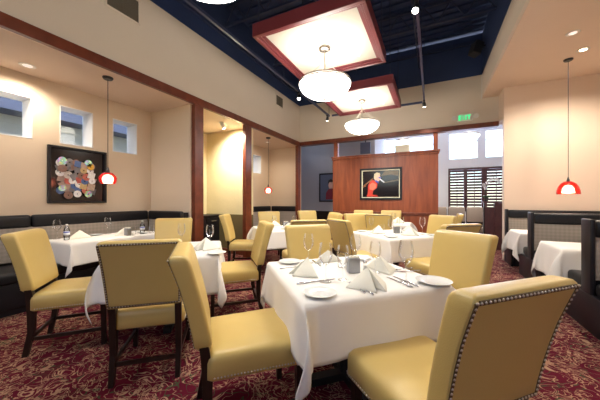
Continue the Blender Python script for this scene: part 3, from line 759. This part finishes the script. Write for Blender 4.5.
# cabinet in niche
r = empty('side_cabinet', (-4.66, 4.32, 0), 0, 'black side cabinet with drawer and door in the yellow niche', 'cabinet')
bm = BM(); box(bm, -4.92, -4.44, 3.90, 4.74, .06, .90, .004); box(bm, -4.90, -4.48, 3.92, 4.72, 0, .06); part('body', bm, M['blackwood'], r)
bm = BM(); box(bm, -4.94, -4.41, 3.88, 4.76, .90, .93, .006); part('top', bm, M['blackwood'], r)
def framed(root, name, y0_, y1_, z0_, z1_, hpts):
    bm = BM(); box(bm, -4.44, -4.42, y0_, y1_, z0_, z1_, .004); d_ = part(name, bm, M['blackwood'], root)
    bm = BM(); tube(bm, hpts, .007, 8); h_ = obj('handle', bm, M['steel'], d_)
    return h_
for (ya, yb) in ((3.93, 4.31), (4.33, 4.71)):
    ym = (ya + yb) / 2
    for nm, za, zb_, hp in (('drawer', .70, .87, [(-4.42, ym - .07, .80), (-4.40, ym - .07, .80), (-4.40, ym + .07, .80), (-4.42, ym + .07, .80)]),
                            ('door', .09, .68, [(-4.42, ya + .05, .62), (-4.40, ya + .05, .62), (-4.40, ya + .05, .50), (-4.42, ya + .05, .50)])):
        framed(r, nm, ya, yb, za, zb_, hp)

# ------------------------------------------------------------------ dining chair
def back_center(z):
    """y of the middle of the backrest at height z"""
    t = (z - .50) / .50
    return -.235 - .065 * t - .058 * t * t
def make_chair(label):
    r = empty('dining_chair', (0, 0, 0), 0, label, 'chair', 'yellow leather dining chairs')
    # seat: rounded, slightly crowned cushion
    bm = BM(); N = 14; W2 = .252; D0, D1 = -.235, .305
    def sx(v, p=5): return math.copysign(abs(v) ** 1, v)
    rings = []
    prof = [(0.965, .365), (1.0, .375), (1.0, .455), (.985, .478), (.94, .494), (.84, .503)]
    ncorner = 8
    def outline(s):
        pts = []; rr = .045
        cx, cy = (D0 + D1) / 2, 0
        hw, hd = W2 * s, (D1 - D0) / 2 * s
        for (qx, qy, a0) in ((1, 1, 0), (-1, 1, 90), (-1, -1, 180), (1, -1, 270)):
            for k in range(ncorner):
                a = math.radians(a0 + 90 * k / (ncorner - 1))
                taper = 1.0 + .03 * qy
                pts.append(((hw * taper - rr) * qx + rr * math.cos(a), (D0 + D1) / 2 + (hd - rr) * qy + rr * math.sin(a)))
        return pts
    for (s, z) in prof: rings.append([bm.verts.new((x, y, z)) for x, y in outline(s)])
    n = len(rings[0])
    for a, b_ in zip(rings[:-1], rings[1:]):
        for k in range(n): bm.faces.new((a[k], a[(k + 1) % n], b_[(k + 1) % n], b_[k]))
    c = bm.verts.new((0, (D0 + D1) / 2, .512))
    mid = [bm.verts.new((v.co.x * .55, (v.co.y - .02) * .55 + .02 * .45 + .011, .510)) for v in rings[-1]]
    for k in range(n):
        bm.faces.new((rings[-1][k], rings[-1][(k + 1) % n], mid[(k + 1) % n], mid[k])); bm.faces.new((mid[k], mid[(k + 1) % n], c))
    bm.faces.new(list(reversed(rings[0])))
    obj('seat', bm, M['leather'], r, True, 60)
    # nailhead row round the lower seat edge
    bm = BM(); o = outline(1.004); per = o + [o[0]]
    acc = 0; step = .0165
    for p, q in zip(per[:-1], per[1:]):
        L = math.dist(p, q); t = acc
        while t < L:
            x = p[0] + (q[0] - p[0]) * t / L; y = p[1] + (q[1] - p[1]) * t / L
            if y > D0 + .03: ball(bm, (x, y, .385), .0058, 1)
            t += step
        acc = t - L
    tag(obj('seat_nailheads', bm, M['nail'], r, True), 'row of small round nickel nailheads')
    # back: swept rounded slab
    bm = BM(); W = .232; th = .042
    zs = [.525, .53, .545, .60, .68, .76, .84, .90, .95, .975, .99, 1.0, 1.003]
    ins = [.02, .008, 0, 0, 0, 0, 0, 0, 0, .001, .006, .016, .03]
    rings = []
    for z, i_ in zip(zs, ins):
        yc = back_center(z); t_ = th + .006 * max(0, (z - .85) / .15) - i_; w_ = W + .018 * (z - .52) / .48 - i_
        rr = .020; ring = []
        for (qx, qy, a0) in ((1, 1, 0), (-1, 1, 90), (-1, -1, 180), (1, -1, 270)):
            for k in range(5):
                a = math.radians(a0 + 22.5 * k); r_ = min(rr, t_ * .8) if qy > 0 else min(.008, t_ * .5)
                puff = .0
                ring.append(bm.verts.new(((w_ - r_) * qx + r_ * math.cos(a), yc + (t_ - r_) * qy + r_ * math.sin(a), z)))
        rings.append(ring)
    n = len(rings[0])
    for a, b_ in zip(rings[:-1], rings[1:]):
        for k in range(n): bm.faces.new((a[k], a[(k + 1) % n], b_[(k + 1) % n], b_[k]))
    bm.faces.new(rings[0]); bm.faces.new(rings[-1])
    obj('backrest', bm, M['leather'], r, True, 60)
    bm = BM(); yoff = lambda z: back_center(z) - th - .006 * max(0, (z - .85) / .15) - .001
    z = .545
    while z < .985:
        w_ = W + .018 * (z - .52) / .48 - .012
        for s in (-1, 1): ball(bm, (s * w_, yoff(z), z), .0056, 1)
        z += .0175
    x = -W + .01
    while x < W - .005:
        ball(bm, (x, yoff(.982), .982), .0056, 1); ball(bm, (x, yoff(.545), .545), .0056, 1); x += .0175
    tag(obj('back_nailheads', bm, M['nail'], r, True), 'rows of small round nickel nailheads')
    bm = BM(); q0, q1 = .545, .982; hw = .007
    for sd in (-1, 1):
        x0_, x1_ = sd * (W + .018 * (q0 - .52) / .48 - .012), sd * (W + .018 * (q1 - .52) / .48 - .012)
        for i in range(10):
            za, zb_ = q0 + (q1 - q0) * i / 10, q0 + (q1 - q0) * (i + 1) / 10
            beam(bm, (x0_ + (x1_ - x0_) * i / 10, yoff(za) + .0015, za), (x0_ + (x1_ - x0_) * (i + 1) / 10, yoff(zb_) + .0015, zb_), .013, .005)
    for z in (q0, q1): beam(bm, (-W + .006, yoff(z) + .0015, z), (W - .006, yoff(z) + .0015, z), .005, .013)
    tag(obj('nail_band', bm, M['band'], r), 'dark braid strip under the nailheads')
    # legs
    for s in (-1, 1):
        bm = BM(); x = s * .208
        pts = [((x, back_center(.60), .60), .044, .040), ((x, back_center(.52) + .005, .50), .044, .046), ((x, -.222, .38), .042, .05), ((x, -.222, .20), .036, .044), ((x, -.262, .0), .032, .036)]
        rg = []
        for p, w_, d_ in pts: rg.append([bm.verts.new((p[0] + a * w_ / 2, p[1] + b_ * d_ / 2, p[2])) for a, b_ in ((-1, -1), (1, -1), (1, 1), (-1, 1))])
        for a, b_ in zip(rg[:-1], rg[1:]):
            for k in range(4): bm.faces.new((a[k], a[(k + 1) % 4], b_[(k + 1) % 4], b_[k]))
        bm.faces.new(rg[0]); bm.faces.new(rg[-1])
        obj('leg', bm, M['darkwood'], r)
    for s in (-1, 1):
        bm = BM(); beam(bm, (s * .212, .268, .37), (s * .212, .268, 0), .044, .044, 0, .032, .032); obj('leg', bm, M['darkwood'], r)
    for s in (-1, 1):
        bm = BM(); beam(bm, (s * .209, -.235, .135), (s * .211, .268, .135), .018, .028); obj('stretcher', bm, M['darkwood'], r)
    bm = BM(); beam(bm, (-.208, -.238, .135), (.208, -.238, .135), .018, .028); obj('stretcher', bm, M['darkwood'], r)
    return r

chairs = [
 (-.01, 1.326, 46, 'yellow leather chair in right foreground, back towards the viewer, cut by the bottom edge'),
 (-1.012, 1.302, -43.5, 'yellow leather chair seen in profile in the centre foreground, left of the front table'),
 (-1.975, 1.39, 42, 'yellow leather chair showing its brown shaded back, at the near side of the left table'),
 (-2.942, 1.285, -41, 'leftmost yellow leather chair, angled towards the left table'),
 (-2.069, 2.488, 135, 'yellow leather chair facing left, between the left table and the front table'),
 (-3.15, 4.0, -62, 'yellow leather chair facing right, in front of the yellow niche'),
 (-3.17, 2.44, 222, 'yellow leather chair facing the viewer across the left table, next to the alcove end wall'),
 (-.95, 2.37, 226, 'yellow leather chair facing the viewer behind the left corner of the front table'),
 (.01, 2.33, 140, 'yellow leather chair behind the right plate of the front table, facing left'),
 (-.93, 3.80, -40, 'yellow leather chair with nailhead back turned to the viewer at the middle table'),
 (.06, 3.74, 42, 'yellow leather chair with back to the viewer at the right side of the middle table'),
 (-.06, 5.05, 140, 'yellow leather chair facing the viewer at the far right side of the middle table'),
 (-1.12, 4.97, 222, 'yellow leather chair facing the viewer at the far left side of the middle table'),
 (-.92, 5.58, 0, 'yellow leather chair with its back to the viewer at the table nearest the wood partition'),
 (-1.57, 6.75, 190, 'left of two yellow chairs standing against the wood partition'),
 (-.95, 6.90, 180, 'right of two yellow chairs standing against the wood partition'),
 (.14, 6.05, 90, 'yellow chair facing left near the right end of the wood partition, mostly hidden'),
 (-2.58, 5.95, -128, 'yellow chair standing before the dark wainscot left of the wood partition'),
 (-1.72, 3.55, 40, 'yellow chair with its back to the viewer at the far left white table'),
 (-3.15, 4.95, 222, 'yellow chair facing the viewer behind the far left white table, before the far alcove'),
 (-1.98, 4.84, 134, 'yellow chair facing left at the far right side of the far left table'),
 (-1.62, 5.75, -50, 'yellow chair with darker back beside the table nearest the wood partition'),
]
proto = make_chair(chairs[0][3])
for i, (x, y, a, lab) in enumerate(chairs):
    c = proto if i == 0 else copy_tree(proto)
    c.location = (x, y, 0); c.rotation_euler = (0, 0, math.radians(a)); c['label'] = lab

# ------------------------------------------------------------------ tables and cloths
def table(x, y, rz, hx, hy, h, label, cloth_label, px=0, fx=.3, fy=.3, over=.31, seed=0, flip=1, bulge=.42, swirl=.22, flare=.05, cgroup='white tablecloths'):
    r = empty('dining_table', (x, y, 0), rz, label, 'table', 'dining tables')
    bm = BM(); box(bm, -hx, hx, -hy, hy, h - .03, h - .004, .003); obj('tabletop', bm, M['darkwood'], r)
    bm = BM(); tube(bm, [(px, 0, .03), (px, 0, h - .03)], .045, 14); obj('pedestal', bm, M['pedestal'], r, True, 40)
    bm = BM(); beam(bm, (px - fx, 0, .03), (px + fx, 0, .03), .07, .05); beam(bm, (px, -fy, .03), (px, fy, .03), .07, .05)
    obj('pedestal_base', bm, M['pedestal'], r)
    bm = BM(); beam(bm, (-.25, 0, h - .045), (.25, 0, h - .045), .05, .03); obj('support_bar', bm, M['pedestal'], r)
    bm = BM(); rnd = random.Random(seed)
    # square cloth draped over the top: flat middle, straight sides and a folded flap at every corner
    na, nb = 12, 14
    def axis(hh):
        a = [-(over) * (1 - k / nb) - hh for k in range(nb)]
        m_ = [-hh + 2 * hh * k / na for k in range(na + 1)]
        return a + m_ + [-q for q in reversed(a)]
    ax, ay = axis(hx), axis(hy)
    ph = [rnd.uniform(0, 6) for _ in range(8)]
    def drape(u, v):
        du, dv = max(0, abs(u) - hx), max(0, abs(v) - hy)
        su, sv = (1 if u > 0 else -1), (1 if v > 0 else -1)
        zt = h + .002
        if du == 0 and dv == 0: return (u, v, zt + .0006 * math.sin(u * 37 + ph[0]) * math.sin(v * 31))
        if dv == 0 or du == 0:
            d = du + dv; s = v if dv == 0 else u; hh = hy if dv == 0 else hx
            edge = max(0, (abs(s) / hh - .35) / .65) ** 2
            rd = .012
            out = rd * math.sin(min(d / rd, PI / 2)) + flare * d * (.6 + .25 * math.sin(s * 9 + ph[1])) + .018 * edge * d / over + .010 * math.sin(s * 17 + ph[3]) * (d / over) ** 1.5
            dz = rd * (1 - math.cos(min(d / rd, PI / 2))) + max(0, d - rd * PI / 2) * .985
            sag = 0
            return (su * (hx + out), v, zt - dz) if dv == 0 else (u, sv * (hy + out), zt - dz)
        rr = math.hypot(du, dv); fi = math.atan2(dv, du)          # 0 = continues the x side, 90 = the y side
        corner = ph[2 + (su > 0) * 2 + (sv > 0)]
        pk = math.sin(fi * 2) ** 1.1
        lean = (1 if math.sin(corner * 5) > 0 else -1) * swirl * flip
        q = min(rr / (over * 1.4142), 1)
        bul = over * (bulge * math.sin(q * 2.5) + .06 * q)
        ox = (.010 + flare * rr * .6) * (math.cos(fi) + .15) + bul * pk * (.55 + lean * (1.6 - .9 * q))
        oy = (.010 + flare * rr * .6) * (math.sin(fi) + .15) + bul * pk * (.55 - lean * (1.6 - .9 * q))
        w2 = .12 * over * q * math.sin(fi * 6 + corner)
        ox += w2; oy -= w2 * .8
        dz = rr * (.93 + .02 * math.sin(corner * 3)) - .02 * q * math.sin(fi * 4 + corner)
        return (su * (hx + ox), sv * (hy + oy), zt - dz)
    # corner squares sampled on the same grid
    V = [[bm.verts.new(drape(u, v)) for v in ay] for u in ax]
    for i in range(len(ax) - 1):
        for j in range(len(ay) - 1):
            bm.faces.new((V[i][j], V[i + 1][j], V[i + 1][j + 1], V[i][j + 1]))
    o = obj('tablecloth', bm, M['cloth'], None, True)
    sm = o.modifiers.new('thick', 'SOLIDIFY'); sm.thickness = .0025; sm.offset = 1
    o.location = (x, y, 0); o.rotation_euler = (0, 0, rz)
    tag(o, cloth_label, 'tablecloth', cgroup)
    return r
R40 = math.radians(40)
table(-.555, 1.86, math.radians(44), .468, .468, .75, 'square dining table under the front white cloth', 'white tablecloth on the front table, its pointed corner hanging in the foreground', seed=4, over=.31, flip=1, bulge=.36, swirl=.42)
table(-2.45, 1.93, math.radians(42), .462, .462, .75, 'square dining table under the left white cloth among four chairs', 'white tablecloth on the left table between the four chairs', seed=2, over=.36, bulge=.30, swirl=.35)
table(-.50, 4.32, math.radians(45), .48, .48, .75, 'square dining table under the middle white cloth', 'white tablecloth on the middle table in front of the wood partition', seed=3)
table(-2.50, 4.30, math.radians(45), .46, .46, .75, 'square dining table under the white cloth by the far alcove', 'white tablecloth on the far left table before the far alcove', seed=5)
table(-.85, 6.29, 0, .42, .40, .75, 'square dining table under the white cloth nearest the wood partition', 'white tablecloth on the table nearest the wood partition', seed=6, over=.28)
table(-4.17, 2.24, 0, .31, .60, .75, 'long narrow table under white cloth along the left banquette', 'white tablecloth on the banquette table below the disc collage', seed=8, over=.28, px=.20, fx=.10)
table(1.95, 6.12, 0, .58, .34, .70, 'booth table under the white cloth farther back on the right', 'white tablecloth on the farther right booth table', seed=11, px=.05, fy=.2, over=.38, swirl=.2, flare=.07, bulge=.26)
table(1.93, 4.46, 0, .57, .345, .70, 'booth table under the white cloth nearer on the right', 'white tablecloth on the nearer right booth table', seed=12, px=.05, fy=.2, over=.42, swirl=.2, flare=.07, bulge=.26)

# ------------------------------------------------------------------ tableware
ZT = .7555
def place(proto, first, x, y, rz, label, z=ZT, tilt=0, sc=1):
    c = proto if first else copy_tree(proto)
    c.location = (x, y, z); c.rotation_euler = (0, 0, math.radians(rz)); c.scale = (sc, sc, sc)
    c['label'] = label
    return c
def batch(mk, rows):
    p = mk()
    for i, rw in enumerate(rows):
        x, y, rz, lab = rw[:4]; kw = rw[4] if len(rw) > 4 else {}
        place(p, i == 0, x, y, rz, lab, **kw)

def mk_wine():
    bm = BM()
    out = [(0, 0), (.033, .0), (.034, .002), (.012, .006), (.0045, .012), (.004, .05), (.0042, .085), (.012, .093), (.027, .108), (.037, .130), (.0395, .152), (.036, .182), (.031, .208)]
    inn = [(.0295, .208), (.0345, .182), (.038, .152), (.0355, .131), (.026, .110), (.011, .096), (0, .094)]
    lathe(bm, [(a * 1.1, b_ * 1.15) for a, b_ in out], 28)
    o = obj('wine_glass', bm, M['glass'], None, True); return tag(o, 'x', 'glass', 'wine glasses on the tables')
def mk_tumbler():
    bm = BM(); lathe(bm, [(0, 0), (.028, 0), (.032, .01), (.036, .11)], 24)
    o = obj('tumbler', bm, M['glass'], None, True); return tag(o, 'x', 'glass', 'tumblers on the tables')
def mk_plate():
    bm = BM(); lathe(bm, [(0, .002), (.045, .002), (.052, .003), (.088, .014), (.091, .017), (.088, .018), (.055, .0075), (.045, .006), (0, .006)], 40)
    o = obj('side_plate', bm, M['china'], None, True); return tag(o, 'x', 'plate', 'white side plates on the tables')
def mk_napkin():
    """linen square folded into a standing pyramid with an open front crease"""
    bm = BM(); N = 8
    A = Vector((0, .02, .098)); L_ = Vector((-.125, .035, 0)); Rr = Vector((.125, .035, 0)); F1 = Vector((-.03, -.095, 0)); F2 = Vector((.03, -.095, 0)); C_ = Vector((0, -.01, .0)); B_ = Vector((0, .05, 0))
    def patch(a, b_, c, bulge):
        nrm = (b_ - a).cross(c - a).normalized(); g = {}
        for i in range(N + 1):
            for j in range(N + 1 - i):
                k = N - i - j; p = (a * i + b_ * j + c * k) / N
                p += nrm * bulge * (27 * i * j * k / N ** 3 + .3 * 4 * j * k / N ** 2); p.z = max(p.z, 0.0); g[i, j] = bm.verts.new(p)
        for i in range(N):
            for j in range(N - i):
                bm.faces.new((g[i, j], g[i + 1, j], g[i, j + 1]))
                if j < N - i - 1: bm.faces.new((g[i + 1, j], g[i + 1, j + 1], g[i, j + 1]))
    patch(A, L_, F1, .008); patch(A, F2, Rr, .008); patch(A, F1, C_, -.003); patch(A, C_, F2, -.003); patch(A, Rr, B_, .004); patch(A, B_, L_, .004)
    bmesh.ops.remove_doubles(bm, verts=bm.verts[:], dist=.0008)
    o = obj('folded_napkin', bm, M['napkin'], None, True, 50)
    m = o.modifiers.new('thick', 'SOLIDIFY'); m.thickness = .003; m.offset = 1
    return tag(o, 'x', 'napkin', 'folded napkins on the tables')
def mk_knife():
    r = empty('knife', (0, 0, 0), 0, 'x', 'knife', 'table knives')
    bm = BM(); prof = [(-.009, .0), (.008, 0), (.009, .06), (.006, .105), (-.003, .125), (-.009, .118)]
    slab(bm, prof, lambda a, b_, d: Vector((a, b_, .001 + d)), .0022); obj('blade', bm, M['steel'], r)
    bm = BM(); tube(bm, [(0, .002, .004), (0, -.03, .0055), (0, -.08, .0062), (0, -.108, .005)], [.0035, .005, .0062, .005], 8); obj('handle', bm, M['steel'], r, True); return r
def mk_fork():
    r = empty('fork', (0, 0, 0), 0, 'x', 'fork', 'table forks')
    bm = BM(); slab(bm, [(-.003, 0), (.003, 0), (.0125, .045), (.0125, .062), (-.0125, .062), (-.0125, .045)], lambda a, b_, d: Vector((a, b_, .002 + .08 * abs(a) + d)), .0018)
    for k in range(4):
        x = -.0108 + k * .0072; beam(bm, (x, .058, .0035), (x, .082, .0075), .0034, .002); beam(bm, (x, .082, .0075), (x, .105, .0055), .0034, .002, 0, .002, .0012)
    obj('tines', bm, M['steel'], r)
    bm = BM(); tube(bm, [(0, .004, .004), (0, -.03, .007), (0, -.07, .0055), (0, -.095, .005)], [.003, .0032, .005, .0062], 8); obj('handle', bm, M['steel'], r, True); return r
def mk_caddy():
    r = empty('sugar_caddy', (0, 0, 0), 0, 'x', 'caddy', 'steel sugar caddies')
    bm = BM(); box(bm, -.042, .042, -.028, .028, 0, .105, .006); box(bm, -.037, .037, -.023, .023, .104, .106); obj('holder', bm, M['caddy'], r)
    for k in range(6):
        bm = BM(); x = -.033 + k * .0125; box(bm, x, x + .008, -.02, .02, .10, .116 + .004 * (k % 2), .001); obj('packet', bm, M['napkin'], r)
    return r
def mk_shaker():
    r = empty('salt_shaker', (0, 0, 0), 0, 'x', 'shaker', 'salt and pepper shakers')
    bm = BM(); lathe(bm, [(0, 0), (.017, 0), (.019, .01), (.014, .06), (0, .062)], 16); obj('glass_body', bm, M['glass'], r, True)
    bm = BM(); lathe(bm, [(0, .002), (.0145, .002), (.0125, .04), (0, .041)], 14); obj('salt', bm, M['white_plastic'], r, True)
    bm = BM(); lathe(bm, [(.015, .058), (.0155, .072), (.010, .082), (0, .084)], 16); obj('steel_cap', bm, M['steel'], r, True); return r
def mk_bottle():
    r = empty('water_bottle', (0, 0, 0), 0, 'x', 'bottle', 'small water bottles')
    bm = BM(); lathe(bm, [(0, 0), (.029, 0), (.031, .008), (.029, .03), (.031, .05), (.031, .12), (.028, .14), (.014, .175), (.0125, .19), (0, .19)], 20); obj('bottle_body', bm, M['bottle'], r, True)
    bm = BM(); lathe(bm, [(.0315, .065), (.0322, .065), (.0322, .112), (.0315, .112)], 20, closed=True); tag(obj('paper_label', bm, M['white_print'], r, True), 'white paper label')
    bm = BM(); lathe(bm, [(.0325, .096), (.0330, .096), (.0330, .108), (.0325, .108)], 20, closed=True); tag(obj('blue_stripe', bm, M['blue_print'], r, True), 'blue printed stripe')
    bm = BM(); lathe(bm, [(0, .188), (.0145, .188), (.0145, .203), (0, .203)], 16); obj('cap', bm, M['white_plastic'], r, True); return r

S = lambda s: {'sc': s}
batch(mk_wine, [
 (-.905, 1.985, 0, 'wine glass by the left corner of the front table, before the yellow chair'),
 (-.600, 1.575, 0, 'tall wine glass standing between the left napkin and the front napkin on the front table', S(1.02)),
 (-.515, 1.665, 0, 'wine glass in front of the steel caddy on the front table', S(.93)),
 (-.545, 2.10, 0, 'wine glass behind the steel caddy on the front table', S(1.0)),
 (-.146, 1.797, 0, 'tall wine glass beside the knives at the right setting of the front table', S(1.08)),
 (-.36, 1.93, 0, 'wine glass directly behind the front napkin on the front table', S(.92)),
 (-.90, 4.47, 0, 'wine glass at the left napkin of the middle table', S(.95)),
 (-.56, 4.22, 0, 'wine glass left of the caddy on the middle table', S(.95)),
 (-.13, 4.42, 0, 'wine glass alone at the right corner of the middle table', S(1.05)),
 (-.46, 4.80, 0, 'wine glass at the far corner of the middle table', S(.95)),
 (-.76, 6.18, 0, 'wine glass on the table nearest the wood partition', S(1.0)),
 (-4.43, 1.73, 0, 'wine glass at the near end of the banquette table, left of the water bottle', S(1.05)),
 (-4.40, 2.33, 0, 'wine glass beyond the plate on the banquette table', S(1.05)),
 (-2.20, 2.20, 0, 'wine glass behind the napkin on the left table'),
 (-2.60, 2.16, 0, 'wine glass at the far left of the left table'),
 (-2.62, 4.22, 0, 'wine glass nearest on the far left table', S(.95)),
 (-2.30, 4.42, 0, 'wine glass farthest right on the far left table', S(.95)),
])
batch(mk_tumbler, [
 (-4.30, 1.93, 0, 'tumbler behind the water bottle on the banquette table'),
 (-4.02, 2.48, 0, 'tumbler behind the second napkin on the banquette table', S(1.1)),
 (-3.95, 2.72, 0, 'tumbler at the far end of the banquette table', S(1.1)),
 (-2.50, 1.92, 0, 'tumbler in the middle of the left table'),
 (-.74, 4.60, 0, 'tumbler behind the left napkin on the middle table'),
 (-2.42, 4.20, 0, 'tumbler on the far left table'),
 (-.62, 1.97, 0, 'tumbler behind the steel caddy on the front table'),
])
batch(mk_plate, [
 (-1.045, 1.925, 0, 'white side plate at the left corner of the front table'),
 (-.545, 1.345, 0, 'white side plate at the nearest corner of the front table'),
 (.010, 1.850, 0, 'white side plate at the right corner of the front table, near the profile chair', S(1.15)),
 (-.56, 2.32, 0, 'white side plate at the far corner of the front table'),
 (-1.845, 1.93, 0, 'white side plate at the right corner of the left table'),
 (-1.02, 4.34, 0, 'white side plate at the left corner of the middle table'),
 (-.50, 3.84, 0, 'white side plate at the nearest corner of the middle table'),
 (.02, 4.30, 0, 'white side plate at the right corner of the middle table'),
 (-4.38, 2.16, 0, 'white side plate on the banquette table'),
 (-2.98, 4.30, 0, 'white side plate at the left corner of the far left table'),
 (-3.98, 2.62, 0, 'white side plate at the far end of the banquette table'),
])
batch(mk_napkin, [
 (-.800, 1.690, -42, 'ivory napkin pyramid on the left side of the front table', S(1.12)),
 (-.330, 1.600, 48, 'ivory napkin pyramid nearest the viewer on the front table', S(1.12)),
 (-.330, 2.02, 140, 'ivory napkin pyramid on the right far side of the front table', S(1.1)),
 (-.790, 2.10, 228, 'ivory napkin pyramid on the far left side of the front table', S(1.0)),
 (-.76, 4.24, -45, 'ivory napkin pyramid at the left setting of the middle table', S(1.25)),
 (-.27, 4.22, 45, 'ivory napkin pyramid at the right setting of the middle table', S(1.25)),
 (-.32, 4.66, 135, 'ivory napkin pyramid at the far right setting of the middle table', S(1.1)),
 (-4.27, 1.90, -90, 'napkin pyramid beside the water bottle on the banquette table', S(1.1)),
 (-4.07, 2.36, -90, 'napkin pyramid at the far setting of the banquette table', S(1.1)),
 (-2.13, 2.06, 20, 'napkin pyramid on the right side of the left table', S(1.2)),
 (-2.42, 1.55, 40, 'napkin pyramid on the near side of the left table', S(1.0)),
 (-2.25, 4.12, 45, 'napkin pyramid on the right side of the far left table', S(1.15)),
 (-2.80, 4.52, 225, 'napkin pyramid on the left side of the far left table', S(1.1)),
 (-.68, 6.28, 0, 'tall napkin pyramid on the table nearest the wood partition', S(1.35)),
])
batch(mk_fork, [
 (-.395, 1.545, 42, 'outer fork left of the nearest napkin on the front table'),
 (-.352, 1.530, 46, 'inner fork left of the nearest napkin on the front table'),
 (-.955, 1.785, -35, 'fork at the left setting of the front table'),
 (-.150, 2.060, 125, 'fork at the right far setting of the front table'),
 (-.205, 2.100, 128, 'second fork at the right far setting of the front table'),
 (-.78, 4.02, -45, 'fork at the left setting of the middle table'),
])
batch(mk_knife, [
 (-.180, 1.765, 46, 'outer knife right of the nearest napkin on the front table'),
 (-.150, 1.800, 44, 'inner knife right of the nearest napkin on the front table'),
 (-.640, 1.560, -40, 'knife at the left setting of the front table'),
 (-.670, 1.530, -38, 'second knife at the left setting of the front table, nearer the edge'),
 (-.840, 2.00, 40, 'knife behind the left napkin of the front table'),
 (-.55, 3.98, -50, 'knife at the near side of the middle table'),
])
batch(mk_caddy, [
 (-.500, 1.865, 35, 'steel sugar caddy in the middle of the front table'),
 (-.49, 4.36, 40, 'steel sugar caddy in the middle of the middle table'),
 (-2.46, 4.36, 40, 'steel sugar caddy on the far left table'),
 (-3.96, 2.36, 0, 'steel sugar caddy on the banquette table'),
])
batch(mk_shaker, [
 (-.435, 1.945, 0, 'salt shaker behind the caddy on the front table'),
 (-.560, 1.935, 0, 'second shaker left of the caddy on the front table'),
 (-.42, 4.40, 0, 'salt shaker on the middle table'),
 (-2.40, 4.44, 0, 'salt shaker on the far left table'),
])
batch(mk_bottle, [
 (-4.215, 1.745, 0, 'small water bottle at the near end of the banquette table'),
 (-3.93, 2.56, 0, 'small water bottle at the far end of the banquette table'),
])

# ------------------------------------------------------------------ daylight, added fill lamps and world
w = bpy.data.worlds.new('World'); scn.world = w; w.use_nodes = True
nt = w.node_tree; bg = nt.nodes['Background']
sky = nt.nodes.new('ShaderNodeTexSky'); sky.sky_type = 'HOSEK_WILKIE' if False else 'NISHITA'; sky.sun_disc = False; sky.sun_elevation = math.radians(35); sky.sun_rotation = math.radians(120)
nt.links.new(sky.outputs[0], bg.inputs['Color']); bg.inputs['Strength'].default_value = .55
def area(x, y, z, sx, sy, rot, e, col):
    l = bpy.data.lights.new('window_daylight', 'AREA'); l.shape = 'RECTANGLE'; l.size = sx; l.size_y = sy; l.energy = e; l.color = col
    o = bpy.data.objects.new('window_daylight', l); link(o); o.location = (x, y, z); o.rotation_euler = rot
area(.9, Yw + 1.0, 2.5, 9, 5, (-PI / 2, 0, 0), 1500, (.62, .70, 1.0))
area(-6.6, 2, 4.6, 2, 10, (0, 0, 0), 90, (1, .97, .92))  # added lamp, unseen, brightens the neighbouring siding
area(-.7, YR - .9, 3.4, 8, 3.5, (PI / 2, 0, 0), 40, (1.0, .95, .90))  # added fill light outside the made-up front windows

# ------------------------------------------------------------------ camera
cam = bpy.data.cameras.new('Camera'); cam.sensor_width = 36; cam.lens = 16.0; cam.clip_start = .05
co = bpy.data.objects.new('Camera', cam); link(co)
co.location = (0, 0, 1.27); co.rotation_euler = (PI / 2, 0, math.atan(132 / 266.7))
scn.camera = co
vs = scn.view_settings
scn.display_settings.display_device = 'sRGB'
vs.view_transform = 'Standard'; vs.look = 'None'; vs.gamma = 1.0; vs.exposure = 0.70
vs.use_curve_mapping = False
